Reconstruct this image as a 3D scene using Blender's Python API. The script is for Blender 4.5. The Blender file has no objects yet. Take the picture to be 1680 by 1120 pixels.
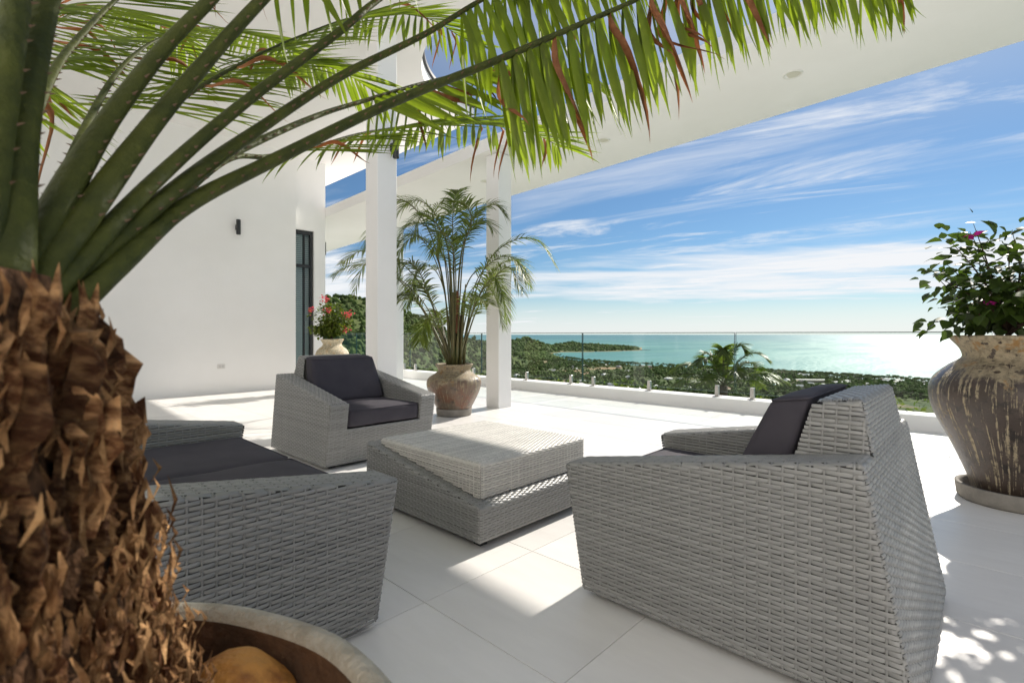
import bpy, bmesh, math, random
import numpy as np
from mathutils import Vector, Matrix
random.seed(7); RNG = np.random.default_rng(7)
S = bpy.context.scene
COL = S.collection
R = math.radians
PI = math.pi
# ------------------------------------------------------------------ camera
YAW = R(43.7)                                   # heading of the lens, measured from the +X (balcony) axis
CA, SA = math.cos(YAW), math.sin(YAW)
def W(X, D, z=0.0):                             # metres right of / ahead of the terrace corner -> building axes
    return Vector((SA * X + CA * D, -CA * X + SA * D, z))
cam = bpy.data.cameras.new('camera'); camo = bpy.data.objects.new('camera', cam); COL.objects.link(camo)
camo.location = (0, 0, 1.1); camo.rotation_euler = (R(90), 0, YAW - R(90))
cam.sensor_width = 36; cam.lens = 36 * 822 / 1680; cam.shift_y = -12 / 1680
cam.clip_start = 0.02; cam.clip_end = 200000
cam.dof.use_dof = True; cam.dof.focus_distance = 3.2; cam.dof.aperture_fstop = 4.5
S.camera = camo
# ------------------------------------------------------------------ sky and sun
SUN_EL, SUN_AZ = 35.6, 2.0                      # azimuth counted from +X towards +Y
world = bpy.data.worlds.new('World'); S.world = world; world.use_nodes = True
def build_sky():
    nt = world.node_tree; N = nt.nodes; L = nt.links; N.clear()
    def nd(t, **k):
        n = N.new(t)
        for a, b in k.items(): setattr(n, a, b)
        return n
    def mth(op, a, b=None, c=None, clamp=False):
        n = nd('ShaderNodeMath', operation=op); n.use_clamp = clamp
        for i, x in enumerate((a, b, c)):
            if x is None: continue
            if isinstance(x, (int, float)): n.inputs[i].default_value = x
            else: L.new(x, n.inputs[i])
        return n.outputs[0]
    def ss(v, a, b):
        n = nd('ShaderNodeMapRange', interpolation_type='SMOOTHSTEP'); n.inputs[1].default_value = a; n.inputs[2].default_value = b
        L.new(v, n.inputs[0]); return n.outputs[0]
    out = nd('ShaderNodeOutputWorld'); bg = nd('ShaderNodeBackground'); bg.inputs[1].default_value = 0.07
    sky = nd('ShaderNodeTexSky', sky_type='NISHITA', sun_disc=False)
    sky.sun_elevation = R(SUN_EL); sky.sun_rotation = R(90 - SUN_AZ)
    sky.altitude = 100; sky.air_density = 1.0; sky.dust_density = 0.15; sky.ozone_density = 2.2
    tc = nd('ShaderNodeTexCoord')
    rot = nd('ShaderNodeVectorRotate', rotation_type='Z_AXIS'); rot.inputs['Angle'].default_value = R(90) - YAW
    L.new(tc.outputs['Generated'], rot.inputs['Vector'])
    sp = nd('ShaderNodeSeparateXYZ'); L.new(rot.outputs[0], sp.inputs[0])
    x, y, z = sp.outputs
    zz = mth('ADD', mth('MAXIMUM', z, 0.0), 0.045)
    px = mth('DIVIDE', x, zz); py = mth('DIVIDE', y, zz)
    def plane(sx, sy, ang, off):
        c = nd('ShaderNodeCombineXYZ'); L.new(px, c.inputs[0]); L.new(py, c.inputs[1])
        m0 = nd('ShaderNodeMapping'); m0.inputs['Rotation'].default_value = (0, 0, R(ang)); L.new(c.outputs[0], m0.inputs[0])
        m = nd('ShaderNodeMapping'); m.inputs['Scale'].default_value = (sx, sy, 1); m.inputs['Location'].default_value = off
        L.new(m0.outputs[0], m.inputs[0]); return m.outputs[0]
    def noise(vec, sc, det, rough, dist=0.0):
        n = nd('ShaderNodeTexNoise'); n.inputs['Scale'].default_value = sc; n.inputs['Detail'].default_value = det
        n.inputs['Roughness'].default_value = rough; n.inputs['Distortion'].default_value = dist
        L.new(vec, n.inputs['Vector']); return n.outputs[0]
    # low altocumulus sheet
    n1 = noise(plane(0.50, 1.15, 10, (3.1, 1.7, 0)), 0.62, 10, 0.66, 0.35)
    n0 = noise(plane(0.25, 0.9, 0, (11.3, 5.2, 0)), 0.5, 4, 0.55, 0.3)
    band = mth('MULTIPLY', ss(z, 0.040, 0.075), mth('SUBTRACT', 1.0, ss(mth('ADD', z, mth('MULTIPLY', mth('SUBTRACT', n0, 0.5), 0.16)), 0.125, 0.185)))
    d1 = mth('ADD', n1, mth('MULTIPLY', band, 0.34))
    m1 = ss(d1, 0.56, 0.98)
    low = mth('MULTIPLY', mth('SUBTRACT', 1.0, ss(z, 0.03, 0.07)), ss(n1, 0.44, 0.66)); m1 = mth('MAXIMUM', m1, mth('MULTIPLY', low, 0.7))
    # high wispy streaks
    n2 = noise(plane(0.20, 1.35, 40, (2.6, 2.6, 0)), 0.80, 11, 0.62, 0.8)
    n3 = noise(plane(0.5, 0.5, 0, (9.7, 2.1, 0)), 0.55, 3, 0.5, 0.0)
    m2 = mth('MULTIPLY', ss(n2, 0.47, 0.74), ss(n3, 0.40, 0.62))
    n4 = noise(plane(0.4, 1.2, 35, (1.4, 9.3, 0)), 1.6, 9, 0.66, 0.6)
    m3 = mth('MULTIPLY', mth('MULTIPLY', ss(n4, 0.49, 0.70), ss(n3, 0.40, 0.58)), 0.9)
    m = mth('ADD', mth('MULTIPLY', m1, 0.95), mth('MULTIPLY', mth('ADD', m2, m3), 0.85), clamp=True)
    hz = mth('MULTIPLY', mth('SUBTRACT', 1.0, ss(z, 0.0, 0.10)), 0.75)
    m = mth('MAXIMUM', m, hz, clamp=True)
    m = mth('MAXIMUM', m, mth('MULTIPLY', mth('MULTIPLY', ss(z, 0.22, 0.55), ss(n0, 0.2, 0.7)), 0.5), clamp=True)   # thin high veil
    m = mth('MULTIPLY', m, ss(z, -0.02, 0.0))
    cl = nd('ShaderNodeRGB'); cl.outputs[0].default_value = (4.7, 4.8, 4.95, 1)
    tint = nd('ShaderNodeMix', data_type='RGBA', blend_type='MULTIPLY'); tint.inputs[0].default_value = 1.0
    L.new(sky.outputs[0], tint.inputs[6]); tint.inputs[7].default_value = (0.29, 0.385, 0.455, 1)
    mx = nd('ShaderNodeMix', data_type='RGBA'); L.new(m, mx.inputs[0]); L.new(tint.outputs[2], mx.inputs[6]); L.new(cl.outputs[0], mx.inputs[7])
    L.new(mx.outputs[2], bg.inputs[0]); L.new(bg.outputs[0], out.inputs[0])
build_sky()
sl = bpy.data.lights.new('sun', 'SUN'); sl.energy = 2.45; sl.angle = R(0.8); sl.color = (1.0, 0.93, 0.83)
so = bpy.data.objects.new('sun', sl); COL.objects.link(so)
sd = Vector((math.cos(R(SUN_EL)) * math.cos(R(SUN_AZ)), math.cos(R(SUN_EL)) * math.sin(R(SUN_AZ)), math.sin(R(SUN_EL))))
so.rotation_euler = sd.to_track_quat('Z', 'Y').to_euler()
S.view_settings.view_transform = 'Standard'; S.view_settings.look = 'None'
S.view_settings.gamma = 1; S.view_settings.use_curve_mapping = False
S.view_settings.exposure = 1.46
S.cycles.max_bounces = 12; S.cycles.diffuse_bounces = 9; S.cycles.transparent_max_bounces = 24; S.cycles.sample_clamp_indirect = 6
# ------------------------------------------------------------------ helpers
def tag(o, label=None, cat=None, group=None, kind=None):
    if label: o['label'] = label
    if cat: o['category'] = cat
    if group: o['group'] = group
    if kind: o['kind'] = kind
    return o
def empty(name, loc, rz=0.0, label=None, cat=None, group=None):
    o = bpy.data.objects.new(name, None); COL.objects.link(o); o.location = loc; o.rotation_euler = (0, 0, rz)
    return tag(o, label, cat, group)
def link(name, me, parent=None, mats=()):
    for m in mats:
        me.materials.append(m)
    o = bpy.data.objects.new(name, me); COL.objects.link(o)
    if parent is not None: o.parent = parent
    return o
class MB:                                        # mesh buffer
    def __init__(s): s.v = []; s.f = []; s.m = []; s.n = 0
    def add(s, verts, faces, mat=0):
        b = s.n; s.v.extend(map(tuple, verts)); s.n += len(verts)
        s.f.extend([tuple(i + b for i in f) for f in faces]); s.m.extend([mat] * len(faces))
    def box(s, a, b, mat=0):
        x0, y0, z0 = a; x1, y1, z1 = b
        s.add([(x0,y0,z0),(x1,y0,z0),(x1,y1,z0),(x0,y1,z0),(x0,y0,z1),(x1,y0,z1),(x1,y1,z1),(x0,y1,z1)],
              [(3,2,1,0),(4,5,6,7),(0,1,5,4),(1,2,6,5),(2,3,7,6),(3,0,4,7)], mat)
    def tube(s, pts, rads, n=8, mat=0, flat=1.0, up=Vector((0,0,1)), cap=True):
        pts = [Vector(p) for p in pts]; rings = []
        for i, p in enumerate(pts):
            t = (pts[min(i+1, len(pts)-1)] - pts[max(i-1, 0)]).normalized()
            sd_ = t.cross(up)
            if sd_.length < 1e-4: sd_ = t.cross(Vector((1, 0, 0)))
            sd_.normalize(); nn = sd_.cross(t)
            rings.append([p + (sd_ * math.cos(2*PI*k/n) + nn * math.sin(2*PI*k/n) * flat) * rads[i] for k in range(n)])
        vs = [q for r in rings for q in r]; fs = []
        for i in range(len(pts) - 1):
            for k in range(n):
                fs.append((i*n+k, i*n+(k+1) % n, (i+1)*n+(k+1) % n, (i+1)*n+k))
        if cap: fs.append(tuple(range(n))[::-1]); fs.append(tuple((len(pts)-1)*n + k for k in range(n)))
        s.add(vs, fs, mat)
    def lathe(s, prof, n=48, c=(0, 0, 0), mat=0, wob=None):
        vs = []; fs = []
        for i, (r, z) in enumerate(prof):
            for k in range(n):
                a = 2*PI*k/n; rr = r * (1 + (wob(a, z) if wob else 0))
                vs.append((c[0] + rr*math.cos(a), c[1] + rr*math.sin(a), c[2] + z))
        for i in range(len(prof)-1):
            for k in range(n):
                fs.append((i*n+k, i*n+(k+1) % n, (i+1)*n+(k+1) % n, (i+1)*n+k))
        s.add(vs, fs, mat)
    def mesh(s, name, smooth=True):
        me = bpy.data.meshes.new(name)
        me.from_pydata(s.v, [], s.f)
        me.polygons.foreach_set('material_index', s.m)
        if smooth: me.polygons.foreach_set('use_smooth', [True] * len(s.f))
        me.update(); return me
    def obj(s, name, mats, parent=None, smooth=False):
        return link(name, s.mesh(name, smooth), parent, mats if isinstance(mats, (list, tuple)) else [mats])
def bevel(o, w=0.01, seg=2):
    m = o.modifiers.new('bevel', 'BEVEL'); m.width = w; m.segments = seg; m.limit_method = 'ANGLE'; m.angle_limit = R(30); return o
def catmull(P, n):
    P = [Vector(p) for p in P]; out = []
    Q = [P[0]*2 - P[1]] + P + [P[-1]*2 - P[-2]]
    m = len(P) - 1
    for i in range(n + 1):
        t = i / n * m; k = min(int(t), m - 1); u = t - k
        a, b, c, d = Q[k], Q[k+1], Q[k+2], Q[k+3]
        out.append(0.5*((2*b) + (c-a)*u + (2*a-5*b+4*c-d)*u*u + (3*b-a-3*c+d)*u**3))
    return out
# ------------------------------------------------------------------ materials
def mat(name, col, rough=0.6, spec=0.5, var=None, vscale=6.0, vdet=6, bump=0.0, bscale=60.0, coord='Object', rnd=0.0, island=0.0, trans=None, vsx=(1,1,1), metal=0.0, gain=(0.35, 0.65)):
    m = bpy.data.materials.new(name); m.use_nodes = True; nt = m.node_tree; N = nt.nodes; L = nt.links
    p = N['Principled BSDF']; out = N['Material Output']
    p.inputs['Roughness'].default_value = rough; p.inputs['Specular IOR Level'].default_value = spec; p.inputs['Metallic'].default_value = metal
    c = N.new('ShaderNodeRGB'); c.outputs[0].default_value = (*col, 1); src = c.outputs[0]
    tc = N.new('ShaderNodeTexCoord'); mp = N.new('ShaderNodeMapping'); mp.inputs['Scale'].default_value = vsx; L.new(tc.outputs[coord], mp.inputs[0])
    if var:
        n = N.new('ShaderNodeTexNoise'); n.inputs['Scale'].default_value = vscale; n.inputs['Detail'].default_value = vdet; n.inputs['Roughness'].default_value = 0.6
        L.new(mp.outputs[0], n.inputs['Vector'])
        r = N.new('ShaderNodeMapRange'); r.inputs[1].default_value = gain[0]; r.inputs[2].default_value = gain[1]; L.new(n.outputs[0], r.inputs[0])
        x = N.new('ShaderNodeMix'); x.data_type = 'RGBA'; L.new(r.outputs[0], x.inputs[0]); L.new(src, x.inputs[6]); x.inputs[7].default_value = (*var, 1); src = x.outputs[2]
    for amt, node, sock in ((rnd, 'ShaderNodeObjectInfo', 'Random'), (island, 'ShaderNodeNewGeometry', 'Random Per Island')):
        if amt:
            oi = N.new(node); r = N.new('ShaderNodeMapRange'); r.inputs[3].default_value = 1 - amt; r.inputs[4].default_value = 1 + amt; L.new(oi.outputs[sock], r.inputs[0])
            hs = N.new('ShaderNodeHueSaturation'); L.new(r.outputs[0], hs.inputs['Value']); L.new(src, hs.inputs['Color']); src = hs.outputs[0]
    L.new(src, p.inputs['Base Color'])
    if bump:
        n = N.new('ShaderNodeTexNoise'); n.inputs['Scale'].default_value = bscale; n.inputs['Detail'].default_value = 6; L.new(mp.outputs[0], n.inputs['Vector'])
        b = N.new('ShaderNodeBump'); b.inputs['Strength'].default_value = bump; b.inputs['Distance'].default_value = 0.02; L.new(n.outputs[0], b.inputs['Height']); L.new(b.outputs[0], p.inputs['Normal'])
    if trans:
        t = N.new('ShaderNodeBsdfTranslucent'); hs = N.new('ShaderNodeMix'); hs.data_type = 'RGBA'; hs.blend_type = 'MULTIPLY'; hs.inputs[0].default_value = 1
        L.new(src, hs.inputs[6]); hs.inputs[7].default_value = (*trans[1], 1); L.new(hs.outputs[2], t.inputs[0])
        ms = N.new('ShaderNodeMixShader'); ms.inputs[0].default_value = trans[0]; L.new(p.outputs[0], ms.inputs[1]); L.new(t.outputs[0], ms.inputs[2]); L.new(ms.outputs[0], out.inputs[0])
    return m
M_plaster = mat('white_plaster', (0.87, 0.86, 0.85), 0.75, 0.2, var=(0.835, 0.825, 0.81), vscale=0.9, bump=0.10, bscale=45)
M_tile = mat('porcelain_tile', (0.775, 0.757, 0.735), 0.34, 0.4, var=(0.72, 0.70, 0.68), vscale=2.6, vsx=(3, 0.7, 1), bump=0.02, bscale=25, coord='Object', rnd=0.05)
M_grout = mat('grout', (0.56, 0.54, 0.51), 0.9)
M_wick = mat('grey_wicker', (0.25, 0.25, 0.243), 0.38, 0.55, var=(0.235, 0.235, 0.228), vscale=9, island=0.11)
M_wickl = mat('pale_wicker', (0.56, 0.545, 0.51), 0.45, 0.4, var=(0.49, 0.475, 0.445), vscale=9, island=0.16)
M_wickb = mat('wicker_backing', (0.075, 0.073, 0.068), 0.8)
M_cush = mat('charcoal_fabric', (0.048, 0.044, 0.055), 0.8, 0.2, var=(0.060, 0.055, 0.066), vscale=5, bump=0.18, bscale=7)
M_dark = mat('dark_metal', (0.022, 0.023, 0.026), 0.45, 0.5)
M_steel = mat('brushed_steel', (0.55, 0.52, 0.49), 0.38, 0.5, metal=0.9, var=(0.42, 0.40, 0.38), vscale=14)
M_petiole = mat('green_petiole', (0.032, 0.040, 0.007), 0.6, 0.2, var=(0.06, 0.068, 0.011), vscale=16, bump=0.35, bscale=55)
M_spine = mat('brown_spine', (0.10, 0.055, 0.025), 0.6)
M_leaf = mat('palm_leaflet_green', (0.115, 0.155, 0.014), 0.42, 0.35, var=(0.15, 0.185, 0.018), vscale=3, rnd=0.22, trans=(0.55, (1.9, 2.1, 0.8)), vsx=(1, 1, 1))
M_leafi = mat('palm_foliage_green', (0.115, 0.155, 0.014), 0.42, 0.35, var=(0.15, 0.185, 0.018), vscale=3, island=0.22, trans=(0.55, (1.9, 2.1, 0.8)))
M_dead = mat('dead_leaflet_brown', (0.17, 0.065, 0.025), 0.7, 0.2, var=(0.26, 0.12, 0.055), vscale=8, rnd=0.25, trans=(0.25, (1.4, 1.1, 0.9)))
M_boot = mat('dry_leaf_base', (0.085, 0.034, 0.014), 0.85, 0.15, var=(0.50, 0.28, 0.125), vscale=22, vsx=(2.2, 2.2, 0.8), rnd=0.6, bump=1.0, bscale=60, gain=(0.44, 0.68))
M_fibre = mat('trunk_fibre', (0.09, 0.036, 0.014), 0.9, 0.1, var=(0.38, 0.22, 0.10), vscale=18, island=0.6, bump=0.5, bscale=120)
M_trunk = mat('trunk_core', (0.018, 0.010, 0.006), 0.95, 0.1, var=(0.16, 0.085, 0.045), vscale=26, bump=1.0, bscale=50, vsx=(2, 2, 0.8))
M_soil = mat('soil', (0.035, 0.024, 0.016), 0.95, 0.1, var=(0.07, 0.05, 0.03), vscale=30, bump=1.0, bscale=60)
M_stone = mat('orange_stone', (0.60, 0.27, 0.06), 0.65, 0.3, var=(0.22, 0.06, 0.018), vscale=16, bump=0.6, bscale=45, gain=(0.44, 0.70))
M_stone2 = mat('grey_stone', (0.16, 0.13, 0.10), 0.7, 0.3, var=(0.26, 0.2, 0.14), vscale=14, bump=0.3, bscale=30)
M_areca = mat('areca_green', (0.075, 0.11, 0.024), 0.42, 0.35, var=(0.15, 0.175, 0.035), vscale=2.2, island=0.3, trans=(0.42, (1.6, 1.8, 0.8)))
M_cane = mat('areca_cane', (0.085, 0.09, 0.03), 0.5, 0.4, var=(0.13, 0.105, 0.04), vscale=6)
M_sheath = mat('red_brown_sheath', (0.24, 0.095, 0.05), 0.6, 0.3, var=(0.17, 0.07, 0.035), vscale=8)
M_shrub = mat('shrub_leaf', (0.038, 0.062, 0.013), 0.6, 0.2, var=(0.055, 0.085, 0.016), vscale=3, rnd=0.35, trans=(0.33, (1.7, 1.9, 0.7)))
M_shrubi = mat('shrub_leaf_small', (0.055, 0.09, 0.014), 0.5, 0.4, var=(0.11, 0.13, 0.02), vscale=6, island=0.35, trans=(0.35, (1.7, 1.9, 0.7)))
M_twig = mat('brown_twig', (0.06, 0.035, 0.022), 0.8)
M_flower = mat('pink_bract', (0.60, 0.06, 0.15), 0.6, 0.2, var=(0.62, 0.10, 0.07), vscale=25, island=0.25, trans=(0.4, (1.3, 1.2, 1.2)))
M_magenta = mat('magenta_bract', (0.42, 0.02, 0.22), 0.6, 0.2, island=0.2, trans=(0.4, (1.3, 1.2, 1.2)))
def glass_mat():
    m = bpy.data.materials.new('railing_glass'); m.use_nodes = True; N = m.node_tree.nodes; L = m.node_tree.links; N.clear()
    o = N.new('ShaderNodeOutputMaterial'); t = N.new('ShaderNodeBsdfTransparent'); t.inputs[0].default_value = (0.95, 0.985, 0.97, 1)
    g = N.new('ShaderNodeBsdfGlossy'); g.inputs['Roughness'].default_value = 0.0
    lw = N.new('ShaderNodeFresnel'); lw.inputs[0].default_value = 1.45
    mm = N.new('ShaderNodeMath'); mm.operation = 'MULTIPLY'; L.new(lw.outputs[0], mm.inputs[0])
    ge = N.new('ShaderNodeNewGeometry'); iv = N.new('ShaderNodeMath'); iv.operation = 'MULTIPLY_ADD'; iv.inputs[1].default_value = -0.8; iv.inputs[2].default_value = 0.8; L.new(ge.outputs['Backfacing'], iv.inputs[0]); L.new(iv.outputs[0], mm.inputs[1])
    x = N.new('ShaderNodeMixShader'); L.new(mm.outputs[0], x.inputs[0]); L.new(t.outputs[0], x.inputs[1]); L.new(g.outputs[0], x.inputs[2]); L.new(x.outputs[0], o.inputs[0])
    return m
M_glass = glass_mat()
M_gedge = mat('glass_edge', (0.02, 0.06, 0.05), 0.15, 0.6)
def winglass():
    m = mat('window_glass', (0.03, 0.045, 0.06), 0.03, 0.9); return m
M_wglass = winglass()
def jar_mat(name, body, drip, red, patch_lo, patch_hi, seed, drip_amt=0.5):
    m = bpy.data.materials.new(name); m.use_nodes = True; nt = m.node_tree; N = nt.nodes; L = nt.links; p = N['Principled BSDF']
    tc = N.new('ShaderNodeTexCoord'); sep = N.new('ShaderNodeSeparateXYZ'); L.new(tc.outputs['Object'], sep.inputs[0])
    def mth(op, a, b=None):
        n = N.new('ShaderNodeMath'); n.operation = op
        for i, x in enumerate((a, b)):
            if x is None: continue
            if isinstance(x, (int, float)): n.inputs[i].default_value = x
            else: L.new(x, n.inputs[i])
        return n.outputs[0]
    ang = mth('ARCTAN2', sep.outputs[1], sep.outputs[0])
    def noise(vec, sc, det=5, rough=0.6, dist=0):
        n = N.new('ShaderNodeTexNoise'); n.inputs['Scale'].default_value = sc; n.inputs['Detail'].default_value = det; n.inputs['Roughness'].default_value = rough; n.inputs['Distortion'].default_value = dist
        L.new(vec, n.inputs['Vector']); return n.outputs[0]
    def ss(v, a, b):
        n = N.new('ShaderNodeMapRange'); n.interpolation_type = 'SMOOTHSTEP'; n.inputs[1].default_value = a; n.inputs[2].default_value = b; L.new(v, n.inputs[0]); return n.outputs[0]
    c = N.new('ShaderNodeCombineXYZ'); L.new(mth('MULTIPLY', mth('COSINE', ang), 1.0), c.inputs[0]); L.new(mth('SINE', ang), c.inputs[1]); L.new(mth('MULTIPLY', sep.outputs[2], 0.16), c.inputs[2])
    ad = N.new('ShaderNodeVectorMath'); ad.operation = 'ADD'; ad.inputs[1].default_value = (seed, seed*2.3, seed*0.7); L.new(c.outputs[0], ad.inputs[0])
    strk = noise(ad.outputs[0], 19, 4, 0.65, 0.25)
    ad2 = N.new('ShaderNodeVectorMath'); ad2.operation = 'ADD'; ad2.inputs[1].default_value = (seed*3, seed, seed); L.new(tc.outputs['Object'], ad2.inputs[0])
    fine = noise(ad2.outputs[0], 34, 6, 0.7); big = noise(ad2.outputs[0], 3.2, 4, 0.6, 0.6); mid = noise(ad2.outputs[0], 11, 5, 0.65)
    zf = ss(sep.outputs[2], patch_lo, patch_hi)
    drips = mth('MULTIPLY', ss(mth('ADD', strk, mth('MULTIPLY', mth('SUBTRACT', fine, 0.5), 0.35)), 0.62 - 0.13*drip_amt, 0.66 - 0.08*drip_amt), ss(fine, 0.36, 0.5))
    patch = ss(mth('ADD', mth('ADD', big, mth('MULTIPLY', zf, 0.42)), mth('MULTIPLY', mth('SUBTRACT', mid, 0.5), 0.5)), 0.66, 0.78)
    def mixc(f, a, b):
        x = N.new('ShaderNodeMix'); x.data_type = 'RGBA'; L.new(f, x.inputs[0])
        for i, q in ((6, a), (7, b)):
            if isinstance(q, tuple): x.inputs[i].default_value = (*q, 1)
            else: L.new(q, x.inputs[i])
        return x.outputs[2]
    col = mixc(ss(big, 0.40, 0.62), body, red)
    col = mixc(ss(mid, 0.52, 0.62), col, tuple(b*0.45 for b in body))
    col = mixc(drips, col, drip)
    pc = mixc(ss(fine, 0.4, 0.66), drip, tuple(d*0.55 for d in drip))
    pc = mixc(ss(mid, 0.55, 0.66), pc, (drip[0]*0.8, drip[1]*0.55, drip[2]*0.3))
    pits = noise(ad2.outputs[0], 26, 2, 0.5)
    patch = mth('MULTIPLY', patch, mth('SUBTRACT', 1.0, ss(pits, 0.62, 0.68)))
    col = mixc(patch, col, pc)
    L.new(col, p.inputs['Base Color'])
    rg = N.new('ShaderNodeMapRange'); rg.inputs[3].default_value = 0.28; rg.inputs[4].default_value = 0.7; L.new(mth('MAXIMUM', patch, drips), rg.inputs[0]); L.new(rg.outputs[0], p.inputs['Roughness'])
    b = N.new('ShaderNodeBump'); b.inputs['Strength'].default_value = 0.6; b.inputs['Distance'].default_value = 0.012
    L.new(mth('ADD', mth('MULTIPLY', mth('MAXIMUM', patch, drips), 0.6), mth('MULTIPLY', fine, 0.6)), b.inputs['Height']); L.new(b.outputs[0], p.inputs['Normal'])
    return m
M_jar_big = jar_mat('brown_drip_glaze', (0.050, 0.036, 0.028), (0.33, 0.27, 0.175), (0.060, 0.042, 0.032), 0.66, 1.10, 3.3, 0.55)
M_jar_mid = jar_mat('olive_brown_glaze', (0.13, 0.10, 0.07), (0.30, 0.24, 0.15), (0.15, 0.065, 0.035), 0.25, 0.66, 8.1, 0.4)
M_jar_far = jar_mat('cream_drip_glaze', (0.10, 0.075, 0.05), (0.60, 0.52, 0.37), (0.24, 0.17, 0.10), 0.1, 0.6, 5.2, 1.7)
M_saucer = mat('grey_clay_saucer', (0.19, 0.175, 0.155), 0.8, 0.2, var=(0.27, 0.25, 0.22), vscale=8, bump=0.3, bscale=50)
M_rim = mat('weathered_cement', (0.56, 0.51, 0.41), 0.85, 0.2, var=(0.38, 0.33, 0.25), vscale=16, bump=0.5, bscale=90)
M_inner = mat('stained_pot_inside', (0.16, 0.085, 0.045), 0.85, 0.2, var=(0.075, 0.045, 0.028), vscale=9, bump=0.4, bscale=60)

# ------------------------------------------------------------------ sea, land
SEA = -105.0
def build_sea():
    m = bpy.data.materials.new('sea_water'); m.use_nodes = True; nt = m.node_tree; N = nt.nodes; L = nt.links; p = N['Principled BSDF']
    tc = N.new('ShaderNodeTexCoord')
    def noise(scale, sc, det, vec=None):
        mp = N.new('ShaderNodeMapping'); mp.inputs['Scale'].default_value = scale; mp.inputs['Rotation'].default_value = (0, 0, -YAW + R(90)); L.new(tc.outputs['Object'], mp.inputs[0])
        n = N.new('ShaderNodeTexNoise'); n.inputs['Scale'].default_value = sc; n.inputs['Detail'].default_value = det; L.new(mp.outputs[0], n.inputs['Vector']); return n.outputs[0]
    n1 = noise((0.35, 1.0, 1), 0.0011, 5)
    cr = N.new('ShaderNodeValToRGB'); e = cr.color_ramp.elements
    e[0].position = 0.36; e[0].color = (0.055, 0.20, 0.19, 1); e[1].position = 0.64; e[1].color = (0.15, 0.33, 0.28, 1)
    L.new(n1, cr.inputs[0]); 
    geo = N.new('ShaderNodeVectorMath'); geo.operation = 'LENGTH'; L.new(tc.outputs['Object'], geo.inputs[0])
    r = N.new('ShaderNodeMapRange'); r.interpolation_type = 'SMOOTHSTEP'; r.inputs[1].default_value = 3000; r.inputs[2].default_value = 14000; L.new(geo.outputs['Value'], r.inputs[0])
    x = N.new('ShaderNodeMix'); x.data_type = 'RGBA'; L.new(r.outputs[0], x.inputs[0]); L.new(cr.outputs[0], x.inputs[6]); x.inputs[7].default_value = (0.07, 0.19, 0.21, 1)
    L.new(x.outputs[2], p.inputs['Base Color'])
    p.inputs['Roughness'].default_value = 0.40; p.inputs['IOR'].default_value = 1.33; p.inputs['Specular IOR Level'].default_value = 0.22
    rr_ = N.new('ShaderNodeMapRange'); rr_.inputs[1].default_value = 0.35; rr_.inputs[2].default_value = 0.65; rr_.inputs[3].default_value = 0.30; rr_.inputs[4].default_value = 0.48; L.new(noise((0.25, 1.0, 1), 0.004, 6), rr_.inputs[0]); L.new(rr_.outputs[0], p.inputs['Roughness'])
    b = N.new('ShaderNodeBump'); b.inputs['Strength'].default_value = 1.0; b.inputs['Distance'].default_value = 3.0
    L.new(noise((0.6, 1.2, 1), 0.05, 4), b.inputs['Height']); L.new(b.outputs[0], p.inputs['Normal'])
    mb = MB(); n = 96; rr = [0, 400, 1000, 2500, 6000, 20000, 90000]
    vs = [(0, 0, 0)]; fs = []
    for r_ in rr[1:]:
        vs += [(r_*math.cos(2*PI*k/n), r_*math.sin(2*PI*k/n), 0) for k in range(n)]
    for k in range(n): fs.append((0, 1+k, 1+(k+1) % n))
    for i in range(len(rr)-2):
        for k in range(n):
            a = 1+i*n; fs.append((a+k, a+n+k, a+n+(k+1) % n, a+(k+1) % n))
    mb.add(vs, fs); o = mb.obj('sea', m); o.location = (0, 0, SEA); o['kind'] = 'structure'
build_sea()
def interp(x, xs, ys): return np.interp(x, xs, ys)
COAST_R = [-2.0, -0.05, 0.06, 0.085, 0.11, 0.146, 0.195, 0.316, 0.438, 0.56, 0.68, 0.80, 1.05, 2.5]
COAST_D = [9000, 4300, 3100, 2480, 2080, 1900, 1760, 1590, 1455, 1310, 1200, 1105, 930, 650]
HEAD_R = [-0.10, -0.03, 0.0, 0.02, 0.031, 0.045, 0.06, 0.079, 0.10, 0.122, 0.146, 0.195, 0.231, 0.252, 0.262]
HEAD_H = [60, 66, 66, 74, 84, 64, 52, 36, 44, 52, 38, 30, 20, 7, -4]
NEAR_R = [-1, 0.06, 0.10, 0.146, 0.195, 0.243, 0.262]
NEAR_D = [2000, 2600, 2950, 2990, 3060, 3210, 3280]
HILL_R = [-2.2, -0.9, -0.45, -0.35, -0.29, -0.215, -0.17, -0.146, -0.097, -0.049, -0.012, 0.05, 0.12]
HILL_Y = [110, 80, 66, 65.5, 62, 44, 26, 17, -1, -14, -26, -44, -70]      # thousandths of view slope
HILL_D = [700, 700, 850, 900, 950, 1050, 1100, 1150, 1250, 1400, 1500, 1600, 1700]
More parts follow.
